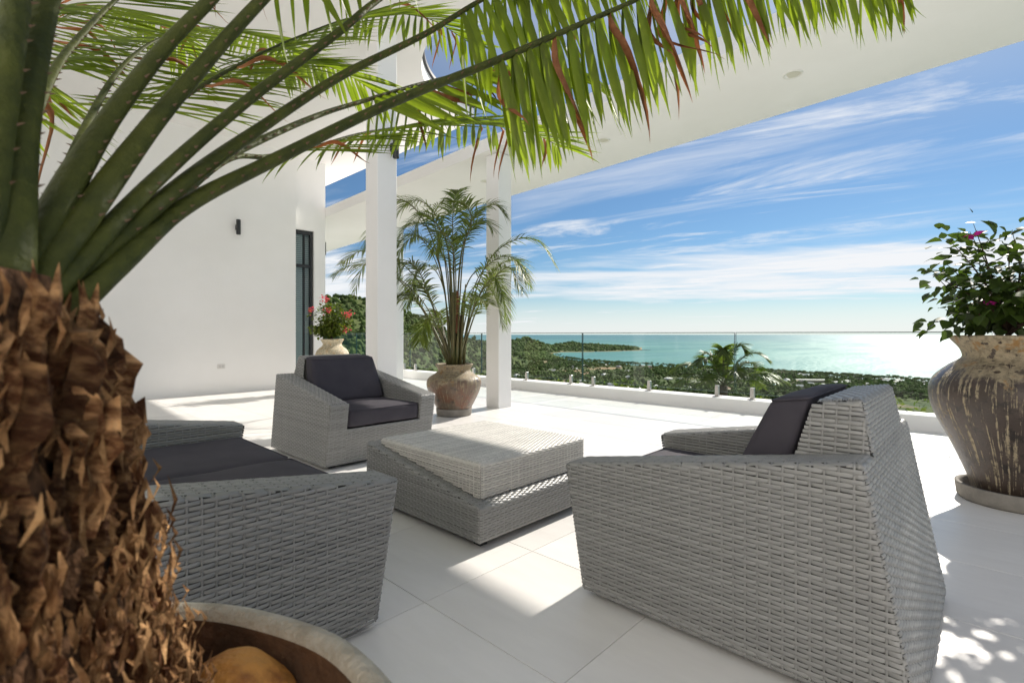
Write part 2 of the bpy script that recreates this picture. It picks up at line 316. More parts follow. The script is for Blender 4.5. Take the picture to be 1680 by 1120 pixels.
def ground(X, D):
    X = np.asarray(X, float); D = np.asarray(D, float); r = X / D; dist = np.sqrt(X*X + D*D)
    coast = interp(r, COAST_R, COAST_D)
    land = np.minimum((coast - D) * 0.08, 4.0 + 0.002*np.maximum(coast - D, 0))
    near = 104.0 - 3.0 - 0.155 * np.minimum(dist, 3000)
    nl = 104.0 - 3.0 - 0.10 * np.minimum(dist, 3000); k = np.clip((-0.02 - r) / 0.15, 0, 1); near = near*(1-k) + nl*k
    hd = interp(r, HILL_R, HILL_D); hz = 106.1 + interp(r, HILL_R, HILL_Y) / 822 * hd - 7
    hill = np.where(D < hd, hz - (hd - D) * 0.24, hz - (D - hd) * 0.12)
    und = 7*np.sin(X*0.021 + 1.3*np.sin(D*0.013)) * np.sin(D*0.017 + 0.9) + 3*np.sin(X*0.06)*np.sin(D*0.05)
    hill = hill + und*0.5 - 6*np.clip((hd-D)/hd, 0, 1)*np.abs(np.sin(r*40))
    hh = interp(r, HEAD_R, HEAD_H); nd_ = interp(r, NEAR_R, NEAR_D); mid = nd_ + 120 + 4.0*np.maximum(hh, 0)
    t = np.where(D < mid, (D - nd_) / np.maximum(mid - nd_, 1), 1 - (D - mid) / 700.0)
    head = np.where(r < 0.262, hh * np.clip(t, -0.5, 1)**1 + np.where(t > 0, 3*np.sin(X*0.02)*np.sin(D*0.013)*np.clip(t, 0, 1), 0), -6)
    head = np.where(t < 0, -6, np.maximum(head, 2.0 * (t > 0.02) * (r < 0.255)))
    h = np.maximum.reduce([land, np.where(r < 0.2615, head, -6), hill])
    h = np.maximum(h, near)
    return np.maximum(h, -6.0)
def build_land():
    rs = np.concatenate([np.linspace(-2.2, -0.5, 60), np.linspace(-0.49, 1.1, 260), np.linspace(1.12, 2.4, 40)])
    ds = np.geomspace(9.5, 6000, 170)
    RR, DD = np.meshgrid(rs, ds); XX = RR*DD; H = ground(XX, DD)
    U = SA*XX + CA*DD; V = -CA*XX + SA*DD
    H2 = H + SEA
    keep = (U < 8.0)
    H2 = np.where(keep, np.minimum(H2, -3.0), H2)
    vs = np.stack([U.ravel(), V.ravel(), H2.ravel()], 1); nr = len(rs); fs = []
    for i in range(len(ds)-1):
        for j in range(nr-1):
            a = i*nr+j; fs.append((a, a+1, a+nr+1, a+nr))
    m = mat('green_land', (0.05, 0.08, 0.025), 0.95, 0.1, var=(0.11, 0.135, 0.045), vscale=0.02, vdet=8, gain=(0.4, 0.62))
    nt = m.node_tree; N = nt.nodes; L = nt.links; p = N['Principled BSDF']; old = p.inputs['Base Color'].links[0].from_socket
    tc = N.new('ShaderNodeTexCoord'); n = N.new('ShaderNodeTexNoise'); n.inputs['Scale'].default_value = 0.007; n.inputs['Detail'].default_value = 6; L.new(tc.outputs['Object'], n.inputs['Vector'])
    r = N.new('ShaderNodeMapRange'); r.inputs[1].default_value = 0.60; r.inputs[2].default_value = 0.66; L.new(n.outputs[0], r.inputs[0])
    x = N.new('ShaderNodeMix'); x.data_type = 'RGBA'; L.new(old, x.inputs[6]); x.inputs[7].default_value = (0.36, 0.25, 0.15, 1)
    sp = N.new('ShaderNodeSeparateXYZ'); L.new(tc.outputs['Object'], sp.inputs[0]); r2 = N.new('ShaderNodeMapRange'); r2.inputs[1].default_value = SEA+16; r2.inputs[2].default_value = SEA+9; L.new(sp.outputs[2], r2.inputs[0])
    mm = N.new('ShaderNodeMath'); mm.operation = 'MULTIPLY'; L.new(r.outputs[0], mm.inputs[0]); L.new(r2.outputs[0], mm.inputs[1])
    r3 = N.new('ShaderNodeMapRange'); r3.inputs[1].default_value = SEA+2.2; r3.inputs[2].default_value = SEA+0.9; L.new(sp.outputs[2], r3.inputs[0])
    mx = N.new('ShaderNodeMath'); mx.operation = 'MAXIMUM'; L.new(mm.outputs[0], mx.inputs[0]); L.new(r3.outputs[0], mx.inputs[1]); L.new(mx.outputs[0], x.inputs[0])
    L.new(x.outputs[2], p.inputs['Base Color'])
    me = bpy.data.meshes.new('terrain'); me.from_pydata(vs.tolist(), [], fs); me.polygons.foreach_set('use_smooth', [True]*len(fs))
    o = link('terrain', me, None, [m]); o['kind'] = 'structure'
build_land()
M_crown = mat('far_tree_crown', (0.06, 0.095, 0.026), 0.9, 0.1, var=(0.115, 0.155, 0.042), vscale=0.5, island=0.45, coord='Object', rnd=0.3)
M_bark = mat('far_tree_bark', (0.10, 0.075, 0.05), 0.9)
def blob(n=2, seed=0):                           # lumpy crown from several noisy icospheres
    rng = random.Random(seed); mb = MB()
    for k in range(n):
        bm = bmesh.new(); bmesh.ops.create_icosphere(bm, subdivisions=2 if n > 3 else 1, radius=1)
        c = Vector((rng.uniform(-.55, .55), rng.uniform(-.55, .55), rng.uniform(.45, 1.0))) if n > 1 else Vector((0, 0, .6)); s = rng.uniform(.42, .7) if n > 1 else .85
        vs = [c + v.co * s * rng.uniform(.72, 1.22) * Vector((1, 1, .8)).x for v in bm.verts]
        mb.add(vs, [tuple(v.index for v in f.verts) for f in bm.faces]); bm.free()
    return mb
def palm_star(seed):
    rng = random.Random(seed); mb = MB()
    mb.tube([(0, 0, 0), (.05, .03, .9), (.1, .02, 1.75)], [.05, .04, .03], 5, 1)
    for k in range(13):
        a = 2*PI*k/13 + rng.uniform(-.2, .2); up = rng.uniform(-.1, .75); ln = rng.uniform(.75, 1.05)
        d = Vector((math.cos(a), math.sin(a), 0)); s = Vector((-d.y, d.x, 0)); pts = []
        for i in range(5):
            t = i/4; pts.append(Vector((.1, .02, 1.75)) + d*ln*t*(1-.15*t) + Vector((0, 0, ln*(up*t - (.55+.5*up)*t*t))))
        w = [.03, .15, .17, .12, .01]; vs = []
        for i, p_ in enumerate(pts): vs += [p_ + s*w[i] - Vector((0,0,.08*(i > 0))), p_, p_ - s*w[i] - Vector((0,0,.08*(i > 0)))]
        mb.add(vs, [f for i in range(4) for f in ((i*3, i*3+1, i*3+4, i*3+3), (i*3+1, i*3+2, i*3+5, i*3+4))])
    return mb
def scatter(name, pts, protos, sizes, mats):      # one joined mesh of many small crowns
    V = []; F = []; MI = []; base = 0
    arrs = [(np.array(p.v), p.f, p.m) for p in protos]
    for i, (u, v, z) in enumerate(pts):
        a, f, m_ = arrs[i % len(arrs)]; th = RNG.uniform(0, 2*PI); s = sizes[i]; c, sn = math.cos(th)*s, math.sin(th)*s
        x = a[:, 0]*c - a[:, 1]*sn + u; y = a[:, 0]*sn + a[:, 1]*c + v
        V.append(np.stack([x, y, a[:, 2]*s*RNG.uniform(.8, 1.2) + z], 1)); F.extend([tuple(q + base for q in ff) for ff in f]); MI.extend(m_); base += len(a)
    me = bpy.data.meshes.new(name); me.from_pydata(np.concatenate(V).tolist(), [], F); me.polygons.foreach_set('material_index', MI)
    return link(name, me, None, mats)
def to_uv(X, D): return SA*X + CA*D, -CA*X + SA*D
def forest():
    n = 9000; r = RNG.uniform(-0.62, 0.02, n); D = 330 + (RNG.random(n)**0.8)*1300
    X = r*D; hd = interp(r, HILL_R, HILL_D); h = ground(X, D)
    ok = (D < hd + 25) & (h > 12) & (h > 106.1 - 0.105*D); X, D, h = X[ok], D[ok], h[ok]
    u, v = to_uv(X, D); s = RNG.uniform(3.5, 7.5, len(u))
    o = scatter('hillside_forest', zip(u, v, h + SEA - 2), [blob(1, 11), blob(2, 12), blob(1, 13)], s, [M_crown]); tag(o, kind='stuff')
    n = 9000; r = RNG.uniform(-0.10, 0.258, n); D = RNG.uniform(1900, 4100, n); X = r*D; h = ground(X, D)
    ok = (h > 4.5); X, D, h = X[ok], D[ok], h[ok]; u, v = to_uv(X, D)
    o = scatter('headland_forest', zip(u, v, h + SEA - 3), [blob(1, 21), blob(1, 22)], RNG.uniform(6, 12, len(u)), [M_crown]); tag(o, kind='stuff')
    # rocks off the headland's tip
    mb = MB()
    for i in range(9):
        bm = bmesh.new(); bmesh.ops.create_icosphere(bm, subdivisions=1, radius=1); D_ = 3290 + i*6; x_ = 0.258 + i*0.0022; u_, v_ = to_uv(x_*D_, D_); s_ = 6 - i*0.35
        mb.add([(u_ + q.co.x*s_*1.8*random.uniform(.7, 1.3), v_ + q.co.y*s_*random.uniform(.7, 1.3), SEA + q.co.z*s_*.7) for q in bm.verts], [tuple(q.index for q in f.verts) for f in bm.faces]); bm.free()
    tag(mb.obj('reef_rocks', mat('dark_rock', (0.05, 0.045, 0.04), 0.9)), kind='stuff')
forest()
def town():
    rng = random.Random(31); B = []
    mats = {'white': mat('far_white_wall', (0.72, 0.70, 0.66), 0.8), 'cream': mat('far_cream_wall', (0.55, 0.48, 0.38), 0.8), 'roofw': mat('far_pale_roof', (0.62, 0.60, 0.57), 0.7), 'roofr': mat('far_rust_roof', (0.28, 0.12, 0.07), 0.8), 'roofb': mat('far_teal_roof', (0.10, 0.30, 0.34), 0.6), 'roofg': mat('far_grey_roof', (0.20, 0.20, 0.21), 0.7)}
    wm = MB(); wm.box((-.5, -.5, 0), (.5, .5, 1)); 
    rm = MB(); rm.add([(-.56,-.56,1),(.56,-.56,1),(.56,.56,1),(-.56,.56,1),(-.3,0,1.45),(.3,0,1.45)], [(3,2,1,0),(0,1,5,4),(1,2,5),(2,3,4,5),(3,0,4)])
    fm = MB(); fm.box((-.54,-.54,1.002), (.54,.54,1.1))
    wmesh = {k: wm.mesh('wall') for k in ('white', 'cream')}; [wmesh[k].materials.append(mats[k]) for k in wmesh]
    rmesh = {k: rm.mesh('roof', False) for k in ('roofw', 'roofr', 'roofb', 'roofg')}; [rmesh[k].materials.append(mats[k]) for k in rmesh]
    flat = fm.mesh('roof', False); flat.materials.append(mats['roofw'])
    words = {'roofw': 'pale roof', 'roofr': 'rusty red roof', 'roofb': 'teal roof', 'roofg': 'dark grey roof'}
    def house(X, D, sx, sy, h, w, rf, lab, grp='far houses of the coastal town'):
        u, v = to_uv(X, D); z = float(ground(X, D)) + SEA
        e = empty('house', (u, v, z - 0.6), rng.uniform(0, PI), lab, 'house', grp); e.scale = (sx, sy, h)
        a = bpy.data.objects.new('wall', wmesh[w]); COL.objects.link(a); a.parent = e
        b = bpy.data.objects.new('roof', flat if rf == 'flat' else rmesh[rf]); COL.objects.link(b); b.parent = e
        B.append((X, D, max(sx, sy))); return e
    h_ = house(0.523*960, 960, 12, 9, 5, 'white', 'roofb', 'lone teal roofed house beside the bare sandy lot', None); 
    h_ = house(0.60*1060, 1060, 60, 14, 6, 'cream', 'flat', 'long low building with pale flat roof beyond the sandy lot', None); h_.rotation_euler.z = YAW - R(95)
    h_ = house(0.66*1000, 1000, 34, 12, 7, 'white', 'flat', 'white flat roofed block just right of the sandy lot', None); h_.rotation_euler.z = YAW - R(88)
    for i in range(95):
        r = rng.uniform(0.0, 0.84); cd = float(interp(r, COAST_R, COAST_D)); D = rng.uniform(max(800, 880), min(cd - 40, 1750)) if rng.random() < .8 else rng.uniform(840, 1050)
        if D > cd - 40: continue
        X = r*D
        if any((X-a)**2 + (D-b)**2 < (c*0.7+10)**2 for a, b, c in B): continue
        rf = rng.choice(['roofw', 'roofw', 'roofw', 'roofr', 'roofr', 'roofg', 'flat']); w = rng.choice(['white', 'white', 'cream'])
        lab = 'far coastal town house with ' + ('white flat roof' if rf == 'flat' else words[rf]) + (' and white walls' if w == 'white' else ' and cream walls')
        house(X, D, rng.uniform(9, 18), rng.uniform(7, 12), rng.uniform(3.5, 7.5), w, rf, lab)
    for i in range(16):
        r = rng.uniform(-0.22, -0.03); D = rng.uniform(430, 640); X = r*D
        rf = rng.choice(['roofw', 'roofr', 'roofg', 'flat']); house(X, D, rng.uniform(8, 14), rng.uniform(7, 10), rng.uniform(3.5, 6), 'white', rf, 'hillside house with ' + ('white flat roof' if rf == 'flat' else words[rf]) + ' under the forested hill', 'houses at the foot of the hill')
    # sandy lot
    n = 26; X0, D0 = 0.585*1000, 1000; u0, v0 = to_uv(X0, D0); mb = MB()
    vs = [(u0, v0, float(ground(X0, D0)) + SEA + .5)]
    for k in range(n):
        a = 2*PI*k/n; rr = 1 + .25*math.sin(3*a+1) + .15*math.sin(5*a); Xk = X0 + 62*rr*math.cos(a); Dk = D0 + 44*rr*math.sin(a); uk, vk = to_uv(Xk, Dk); vs.append((uk, vk, float(ground(Xk, Dk)) + SEA + .5))
    mb.add(vs, [(0, 1+(k+1) % n, 1+k) for k in range(n)]); o = mb.obj('sandy_lot', mat('bare_sand', (0.42, 0.28, 0.17), 0.95, var=(0.30, 0.2, 0.12), vscale=0.08)); o['kind'] = 'structure'
    # trees: the nearest ones single, the rest one mass
    T = []
    while len(T) < 7200:
        r = rng.uniform(-0.08, 0.98); cd = float(interp(r, COAST_R, COAST_D)); D = 700 + (min(cd, 2000) - 700) * rng.random()**0.75
        if rng.random() < .12: D = cd - rng.uniform(12, 60)
        X = r*D
        dens = math.sin(X*.012 + 2*math.sin(D*.006)) + math.sin(D*.016 + 1.1*math.sin(X*.009))
        if dens + rng.uniform(-1.3, 1.6) < -.25: continue
        if ((X-X0)/66)**2 + ((D-D0)/52)**2 < 1: continue
        if any((X-a)**2 + (D-b)**2 < (c*.55)**2 or (abs(X/D-a/b) < .5*c/b and 0 < b-D < 26) for a, b, c in B): continue
        T.append((X, D))
    A = np.array(T); H = ground(A[:, 0], A[:, 1]); ok = (H > 1.5); A = A[ok]; H = H[ok]
    vis = (H - 106.1 > -0.128*A[:, 1]) & (np.abs(A[:, 0]/A[:, 1] - .4) < .62)
    kind = np.where((interp(A[:, 0]/A[:, 1], COAST_R, COAST_D) - A[:, 1] < 120) | (RNG.random(len(A)) < .16), 1, 0)
    order = np.argsort(A[:, 1] + np.where(vis, 0, 1e5)); single = order[:285]; rest = order[285:]
    bl = [blob(4, s) for s in (1, 2, 3, 4)]; pl = [palm_star(s) for s in (5, 6, 7)]
    def proto(mb, nm):
        if mb in bl:
            mb = (lambda q: q)(mb); b2 = MB(); b2.v = list(mb.v); b2.f = list(mb.f); b2.m = list(mb.m); b2.n = mb.n; b2.tube([(0,0,-.7),(0,0,.6)], [.1,.07], 5, 1); me = b2.mesh(nm, False)
        else: me = mb.mesh(nm, False)
        me.materials.append(M_crown); me.materials.append(M_bark); return me
    bme = [proto(b, 'tree') for b in bl]; pme = [proto(p_, 'palm') for p_ in pl]
    for i in single:
        X, D = A[i]; u, v = to_uv(X, D); k = kind[i]
        o = bpy.data.objects.new('coconut_palm' if k else 'broadleaf_tree', (pme if k else bme)[i % 3]); COL.objects.link(o)
        s = rng.uniform(5.2, 7) if k else rng.uniform(3.6, 6.2); o.location = (u, v, H[i] + SEA + (0 if k else s*.45)); o.scale = (s*.8 if k else s,)*2 + (s,); o.rotation_euler.z = rng.uniform(0, 6.28)
        if k: tag(o, 'far coconut palm rising among the coastal town trees', 'palm tree', 'coconut palms of the coastal plain')
        else: tag(o, 'far rounded green tree among the coastal town roofs', 'tree', 'broadleaf trees of the coastal plain')
    small = [blob(2, s) for s in (41, 42, 43)]
    def mass(idx, nm, protos, lo, hi, dz):
        u, v = to_uv(A[idx, 0], A[idx, 1]); s = RNG.uniform(lo, hi, len(idx))
        tag(scatter(nm, zip(u, v, H[idx] + SEA + dz*s), protos, s, [M_crown, M_bark]), kind='stuff')
    mass(rest[kind[rest] == 0], 'coastal_woodland', small, 2.8, 8.2, .25)
    mass(rest[kind[rest] == 1], 'coconut_grove', pl, 4.8, 6.6, 0)
town()
# ------------------------------------------------------------------ terrace
V_WALL = 10.35; U_KERB = 7.36
def terrace():
    mb = MB(); mb.box((-6, -5, -0.4), (7.70, 17.5, -0.004)); fl = mb.obj('terrace_floor', M_grout); fl['kind'] = 'structure'
    tu, tv, g = 0.67, 0.709, 0.0016
    def tmesh(a, b):
        m_ = MB(); e = .0012; m_.add([(0,0,-.012),(a,0,-.012),(a,b,-.012),(0,b,-.012),(0,0,-e),(a,0,-e),(a,b,-e),(0,b,-e),(e,e,0),(a-e,e,0),(a-e,b-e,0),(e,b-e,0)],
             [(0,1,5,4),(1,2,6,5),(2,3,7,6),(3,0,4,7),(4,5,9,8),(5,6,10,9),(6,7,11,10),(7,4,8,11),(8,9,10,11)]); me = m_.mesh('tile', False); me.materials.append(M_tile); return me
    full = tmesh(tu - 2*g, tv - 2*g)
    us = [1.24 + tu*k for k in range(-4, 9)]; vs = [0.265 + tv*k for k in range(-2, 14)]
    cut = tmesh(U_KERB - us[-1] - .67 - 2*g - .002, tv - 2*g) if U_KERB - us[-1] - .67 > .02 else None
    for u in us:
        for v in vs:
            o = bpy.data.objects.new('tile', full); COL.objects.link(o); o.parent = fl; o.location = (u + g, v + g, 0)
    if cut:
        for v in vs:
            o = bpy.data.objects.new('tile', cut); COL.objects.link(o); o.parent = fl; o.location = (us[-1] + tu + g, v + g, 0)
    # the rest of the paving out of view
    mb = MB()
    for (a, b, c, d) in ((-6, -5, us[0]-.003, 17.5), (us[0], -5, U_KERB, vs[0]-.003), (us[0], vs[-1]+tv+.003, U_KERB, 17.5)): mb.box((a, b, -.003), (c, d, 0))
    mb.obj('paving', M_tile, fl)['kind'] = 'stuff'
    mb = MB(); mb.box((U_KERB, -5, -1.2), (7.70, 17.5, 0.172)); o = bevel(mb.obj('kerb', M_plaster), .006, 2); o['kind'] = 'structure'
terrace()
def villa():
    v = empty('villa', (0, 0, 0), 0, 'white plastered villa with pierced flat roof, canopy and square columns', 'house')
    ZR = 4.8
    mb = MB(); mb.box((-6, V_WALL, -.3), (4.385, V_WALL + .149, ZR)); mb.obj('wall', M_plaster, v)
    mb = MB()                                     # corner wall round the slit window
    y0, y1 = V_WALL + .15, V_WALL + .60; xa, xw0, xw1, xb = 4.30, 4.42, 4.84, 5.09
    mb.box((xa, y0, 3.30), (xb, y1, ZR)); mb.box((xa, y0, -.3), (xb, y1, .02)); mb.box((xw1, y0, .02), (xb, y1, 3.30)); mb.box((xa, y0, .02), (xw0, y1, 3.30)); mb.obj('corner_wall', M_plaster, v)
    mb = MB(); mb.box((4.64, y1, -.3), (xb, 15, ZR)); mb.obj('side_wall', M_plaster, v)
    mb = MB(); mb.box((-2.5, -4.6, -.3), (-2.1, V_WALL - .002, ZR)); mb.box((-2.098, -4.6, -.3), (3.2, -4.2, ZR)); mb.obj('bounce_wall', M_plaster, v)  # unseen walls added to bounce sunlight into the shaded terrace
    # slit window
    wy = y0 + .05; x0, x1, z0, z1 = 4.422, 4.838, .022, 3.298
    wf = MB(); t = .055
    wf.box((x0, wy, z0), (x0+t, wy+.09, z1)); wf.box((x1-t, wy, z0), (x1, wy+.09, z1)); wf.box((x0+t, wy, z1-t*1.4), (x1-t, wy+.09, z1)); wf.box((x0+t, wy, z0), (x1-t, wy+.09, z0+t))
    w = bevel(wf.obj('slit_window', M_dark, v), .004, 1)
    m2 = MB(); m2.box((4.64, wy+.005, z0+t), (4.665, wy+.075, z1-t*1.4)); m2.obj('mullion', M_dark, w)
    m2 = MB(); m2.box((x0+t, wy+.01, 2.52), (4.64, wy+.07, 2.58)); m2.box((4.665, wy+.01, 2.52), (x1-t, wy+.07, 2.58)); m2.obj('transom', M_dark, w)
    m2 = MB(); m2.box((x0+t, wy+.05, z0+t), (x1-t, wy+.056, z1-.08)); m2.obj('pane', M_glass, w)
    m2 = MB(); n = 74
    for k in range(n):
        z = .10 + k*(3.1/n); m2.add([(x0+.02, wy+.10, z), (x1-.02, wy+.10, z), (x1-.02, wy+.118, z+.013), (x0+.02, wy+.118, z+.013)], [(0,1,2,3)])
    o = m2.obj('blind_slats', mat('blind_slat', (0.80, 0.81, 0.82), .4), w); o['kind'] = 'stuff'
    m2 = MB(); m2.box((x0, wy+.15, z0), (x1, wy+.16, z1)); m2.obj('reflection_sheet', mat('reflected_sky_blue', (0.38, 0.46, 0.52), .2, .8), w)  # pale sheet behind the slats, the pane's sky reflection put into its colour
    # columns
    cols = [((3.20, 5.27), ZR), ((5.22, 5.26), 3.95 - .028*5.53), ((6.70, 10.30), 3.95 - .028*10.58)]
    for i, ((a, b), h) in enumerate(cols):
        m = MB(); m.box((a, b, -.004), (a + .27, b + .27, h - .002)); bevel(m.obj('column', M_plaster, v), .008, 2)
    # lower canopy, falling gently away along +Y
    f = lambda y: 3.95 - .028*y
    m = MB(); a, b, c, d = 5.095, 6.98, -5.0, 16.0; th = .20
    m.add([(a,c,f(c)),(b,c,f(c)),(b,d,f(d)),(a,d,f(d)),(a,c,f(c)+th),(b,c,f(c)+th),(b,d,f(d)+th),(a,d,f(d)+th)], [(3,2,1,0),(4,5,6,7),(0,1,5,4),(1,2,6,5),(2,3,7,6),(3,0,4,7)])
    bevel(m.obj('canopy', M_plaster, v), .006, 2)
    # main roof slab with a round opening
    a, b, c, d = -6.0, 5.84, -5.0, 15.5; cx, cy, rr = 5.75, 4.5, 2.0; th = .22; n = 60
    th0 = math.acos((b - cx)/rr)
    arc = [(cx + rr*math.cos(t_), cy + rr*math.sin(t_)) for t_ in np.linspace(th0, PI, n)]
    outline = [(b, d), (a, d), (a, 4.1), (cx - rr, 4.1)] + arc[::-1]  # slab stops early out of view, shaped to admit more sun
    bm = bmesh.new(); vv = [bm.verts.new((x, y, ZR)) for x, y in outline]; fc = bm.faces.new(vv)
    ret = bmesh.ops.extrude_face_region(bm, geom=[fc]); bmesh.ops.translate(bm, vec=(0, 0, th), verts=[q for q in ret['geom'] if isinstance(q, bmesh.types.BMVert)])
    bmesh.ops.recalc_face_normals(bm, faces=bm.faces); bmesh.ops.triangulate(bm, faces=[f_ for f_ in bm.faces if len(f_.verts) > 4])
    me = bpy.data.meshes.new('roof_slab'); bm.to_mesh(me); bm.free(); link('roof_slab', me, v, [M_plaster])
    m = MB(); vs = []; fs = []
    for x, y in arc:
        dx, dy = (x-cx)/rr, (y-cy)/rr
        for ro, zo in ((-.04, ZR+th+.001), (.05, ZR+th+.001), (.05, ZR+th+.05), (-.04, ZR+th+.05)): vs.append((x+dx*ro, y+dy*ro, zo))
    for i in range(n-1):
        for k in range(4): fs.append((i*4+k, i*4+(k+1) % 4, (i+1)*4+(k+1) % 4, (i+1)*4+k))
    m.add(vs, fs); m.obj('coping', M_dark, v)
villa()
def lamps():
    def sconce(loc, nrm, lab):
        e = empty('wall_lamp', loc, math.atan2(nrm[1], nrm[0]), lab, 'wall lamp', 'black wall lamps')
        m = MB(); m.lathe([(0, -.14), (.036, -.14), (.038, -.137), (.038, .137), (.036, .14), (0, .14)], 20, (.085, 0, 0)); m.obj('lamp_tube', M_dark, e, True)
        m = MB(); m.box((0, -.03, -.05), (.05, .03, .05)); bevel(m.obj('bracket', M_dark, e), .004, 1)
    sconce((3.27, V_WALL, 3.12), (0, -1), 'black tube wall lamp alone on the broad white wall')
    sconce((5.09, 10.72, 3.0), (1, 0), 'black tube wall lamp on the wall end right of the slit window')
    sconce((3.40, 5.27, 3.36), (0, -1), 'black tube wall lamp high on the tall column under the fronds')
    e = empty('wall_socket', (3.0, V_WALL, .5), 0, 'small white socket plate low on the broad white wall', 'socket')
    m = MB(); m.box((-.065, -.012, -.042), (.065, 0, .042)); bevel(m.obj('plate', mat('socket_white', (.72, .70, .68), .4), e), .004, 2)
    m = MB(); m.box((-.045, -.015, -.025), (-.005, -.0125, .025)); m.box((.005, -.015, -.025), (.045, -.0125, .025)); m.obj('switch', mat('socket_insert', (.6, .585, .57), .4), e)
    for y, lab in ((1.55, 'round recessed downlight in the canopy nearest the open sky on the right'), (3.97, 'round recessed downlight in the canopy just above the drooping frond tips'), (6.39, 'recessed downlight in the canopy beside the column top'), (-.87, 'recessed downlight in the canopy beyond the right edge')):
        z = 3.95 - .028*y; e = empty('downlight', (6.02, y, z), 0, lab, 'downlight', 'downlights in the canopy')
        m = MB(); m.lathe([(.075, .0), (.075, -.004), (.095, -.007), (.10, -.002), (.10, 0)], 32); m.obj('trim_ring', mat('downlight_trim', (.78, .77, .74), .5), e, True)
        m = MB(); m.lathe([(0, -.0015), (.0745, -.0015)], 32); m.obj('diffuser', mat('downlight_diffuser', (.66, .64, .56), .4), e)
lamps()
def railing():
    e = empty('glass_balustrade', (7.52, 0, .172), 0, 'frameless clear glass balustrade on the white kerb', 'railing')
    for k in range(-2, 6):
        a, b = -.02 + 2.71*k + .012, -.02 + 2.71*(k+1) - .012
        if k == 3: b -= .0
        m = MB(); m.box((-.008, a, .075), (.008, b, .945))
        p = link('glass_pane', m.mesh('glass_pane', False), e, [M_glass, M_gedge])
        for f in p.data.polygons:
            if abs(f.normal.x) < .5: f.material_index = 1
        m = MB(); m.box((-.009, a, .9455), (.009, b, .956)); m.box((-.009, a-.004, .075), (.009, a-.0005, .956)); m.box((-.009, b+.0005, .075), (.009, b+.004, .956)); m.obj('polished_edge', M_gedge, p)
        for dy in (.25, 1.36, 2.46):
            m = MB(); m.box((-.026, a+dy-.026, .008), (.026, a+dy+.026, .165)); s = bevel(m.obj('spigot', M_steel, e), .003, 1)
            m = MB(); m.box((-.055, a+dy-.055, .0), (.055, a+dy+.055, .011)); bevel(m.obj('base_plate', M_steel, s), .002, 1)
railing()
# ------------------------------------------------------------------ wicker
def clip_row(poly, t):
    xs = []
    n = len(poly)
    for i in range(n):
        (x0, y0), (x1, y1) = poly[i], poly[(i+1) % n]
        if (y0 <= t < y1) or (y1 <= t < y0): xs.append(x0 + (t-y0)/(y1-y0)*(x1-x0))
    return (min(xs), max(xs)) if len(xs) >= 2 else None
def inset(poly, ds):
    n = len(poly); L = []
    for i in range(n):
        p, q = np.array(poly[i], float), np.array(poly[(i+1) % n], float); d = (q-p)/np.linalg.norm(q-p); nn = np.array((-d[1], d[0])); L.append((p + nn*ds[i], d, nn))
    out = []
    for i in range(n):
        p, d, _ = L[i-1]; q, e, _ = L[i]; den = d[0]*e[1]-d[1]*e[0]; t = ((q-p)[0]*e[1]-(q-p)[1]*e[0])/den; out.append(tuple(p + d*t))
    return out, L
class Panel:
    """woven panel: pts are 3-D corners in order; s axis along sdir; every corner list is convex and planar"""
    def __init__(s, pts, sdir, rounds, nrm):
        P = [Vector(p) for p in pts]; n = Vector(nrm).normalized(); s.n = n
        n2 = (P[1]-P[0]).cross(P[2]-P[1]).normalized()
        s.n = n2 if n2.dot(n) > 0 else -n2
        ex = Vector(sdir); ex = (ex - s.n*ex.dot(s.n)).normalized(); ey = s.n.cross(ex); s.o = P[0]; s.ex, s.ey = ex, ey
        q = [((p-s.o).dot(ex), (p-s.o).dot(ey)) for p in P]; rd = list(rounds)
        area = sum(q[i][0]*q[(i+1) % len(q)][1]-q[(i+1) % len(q)][0]*q[i][1] for i in range(len(q)))
        if area < 0: q = q[::-1]; rd = rd[::-1]; rd = rd[1:] + rd[:1]
        s.q, s.rd, s.P = q, rd, P
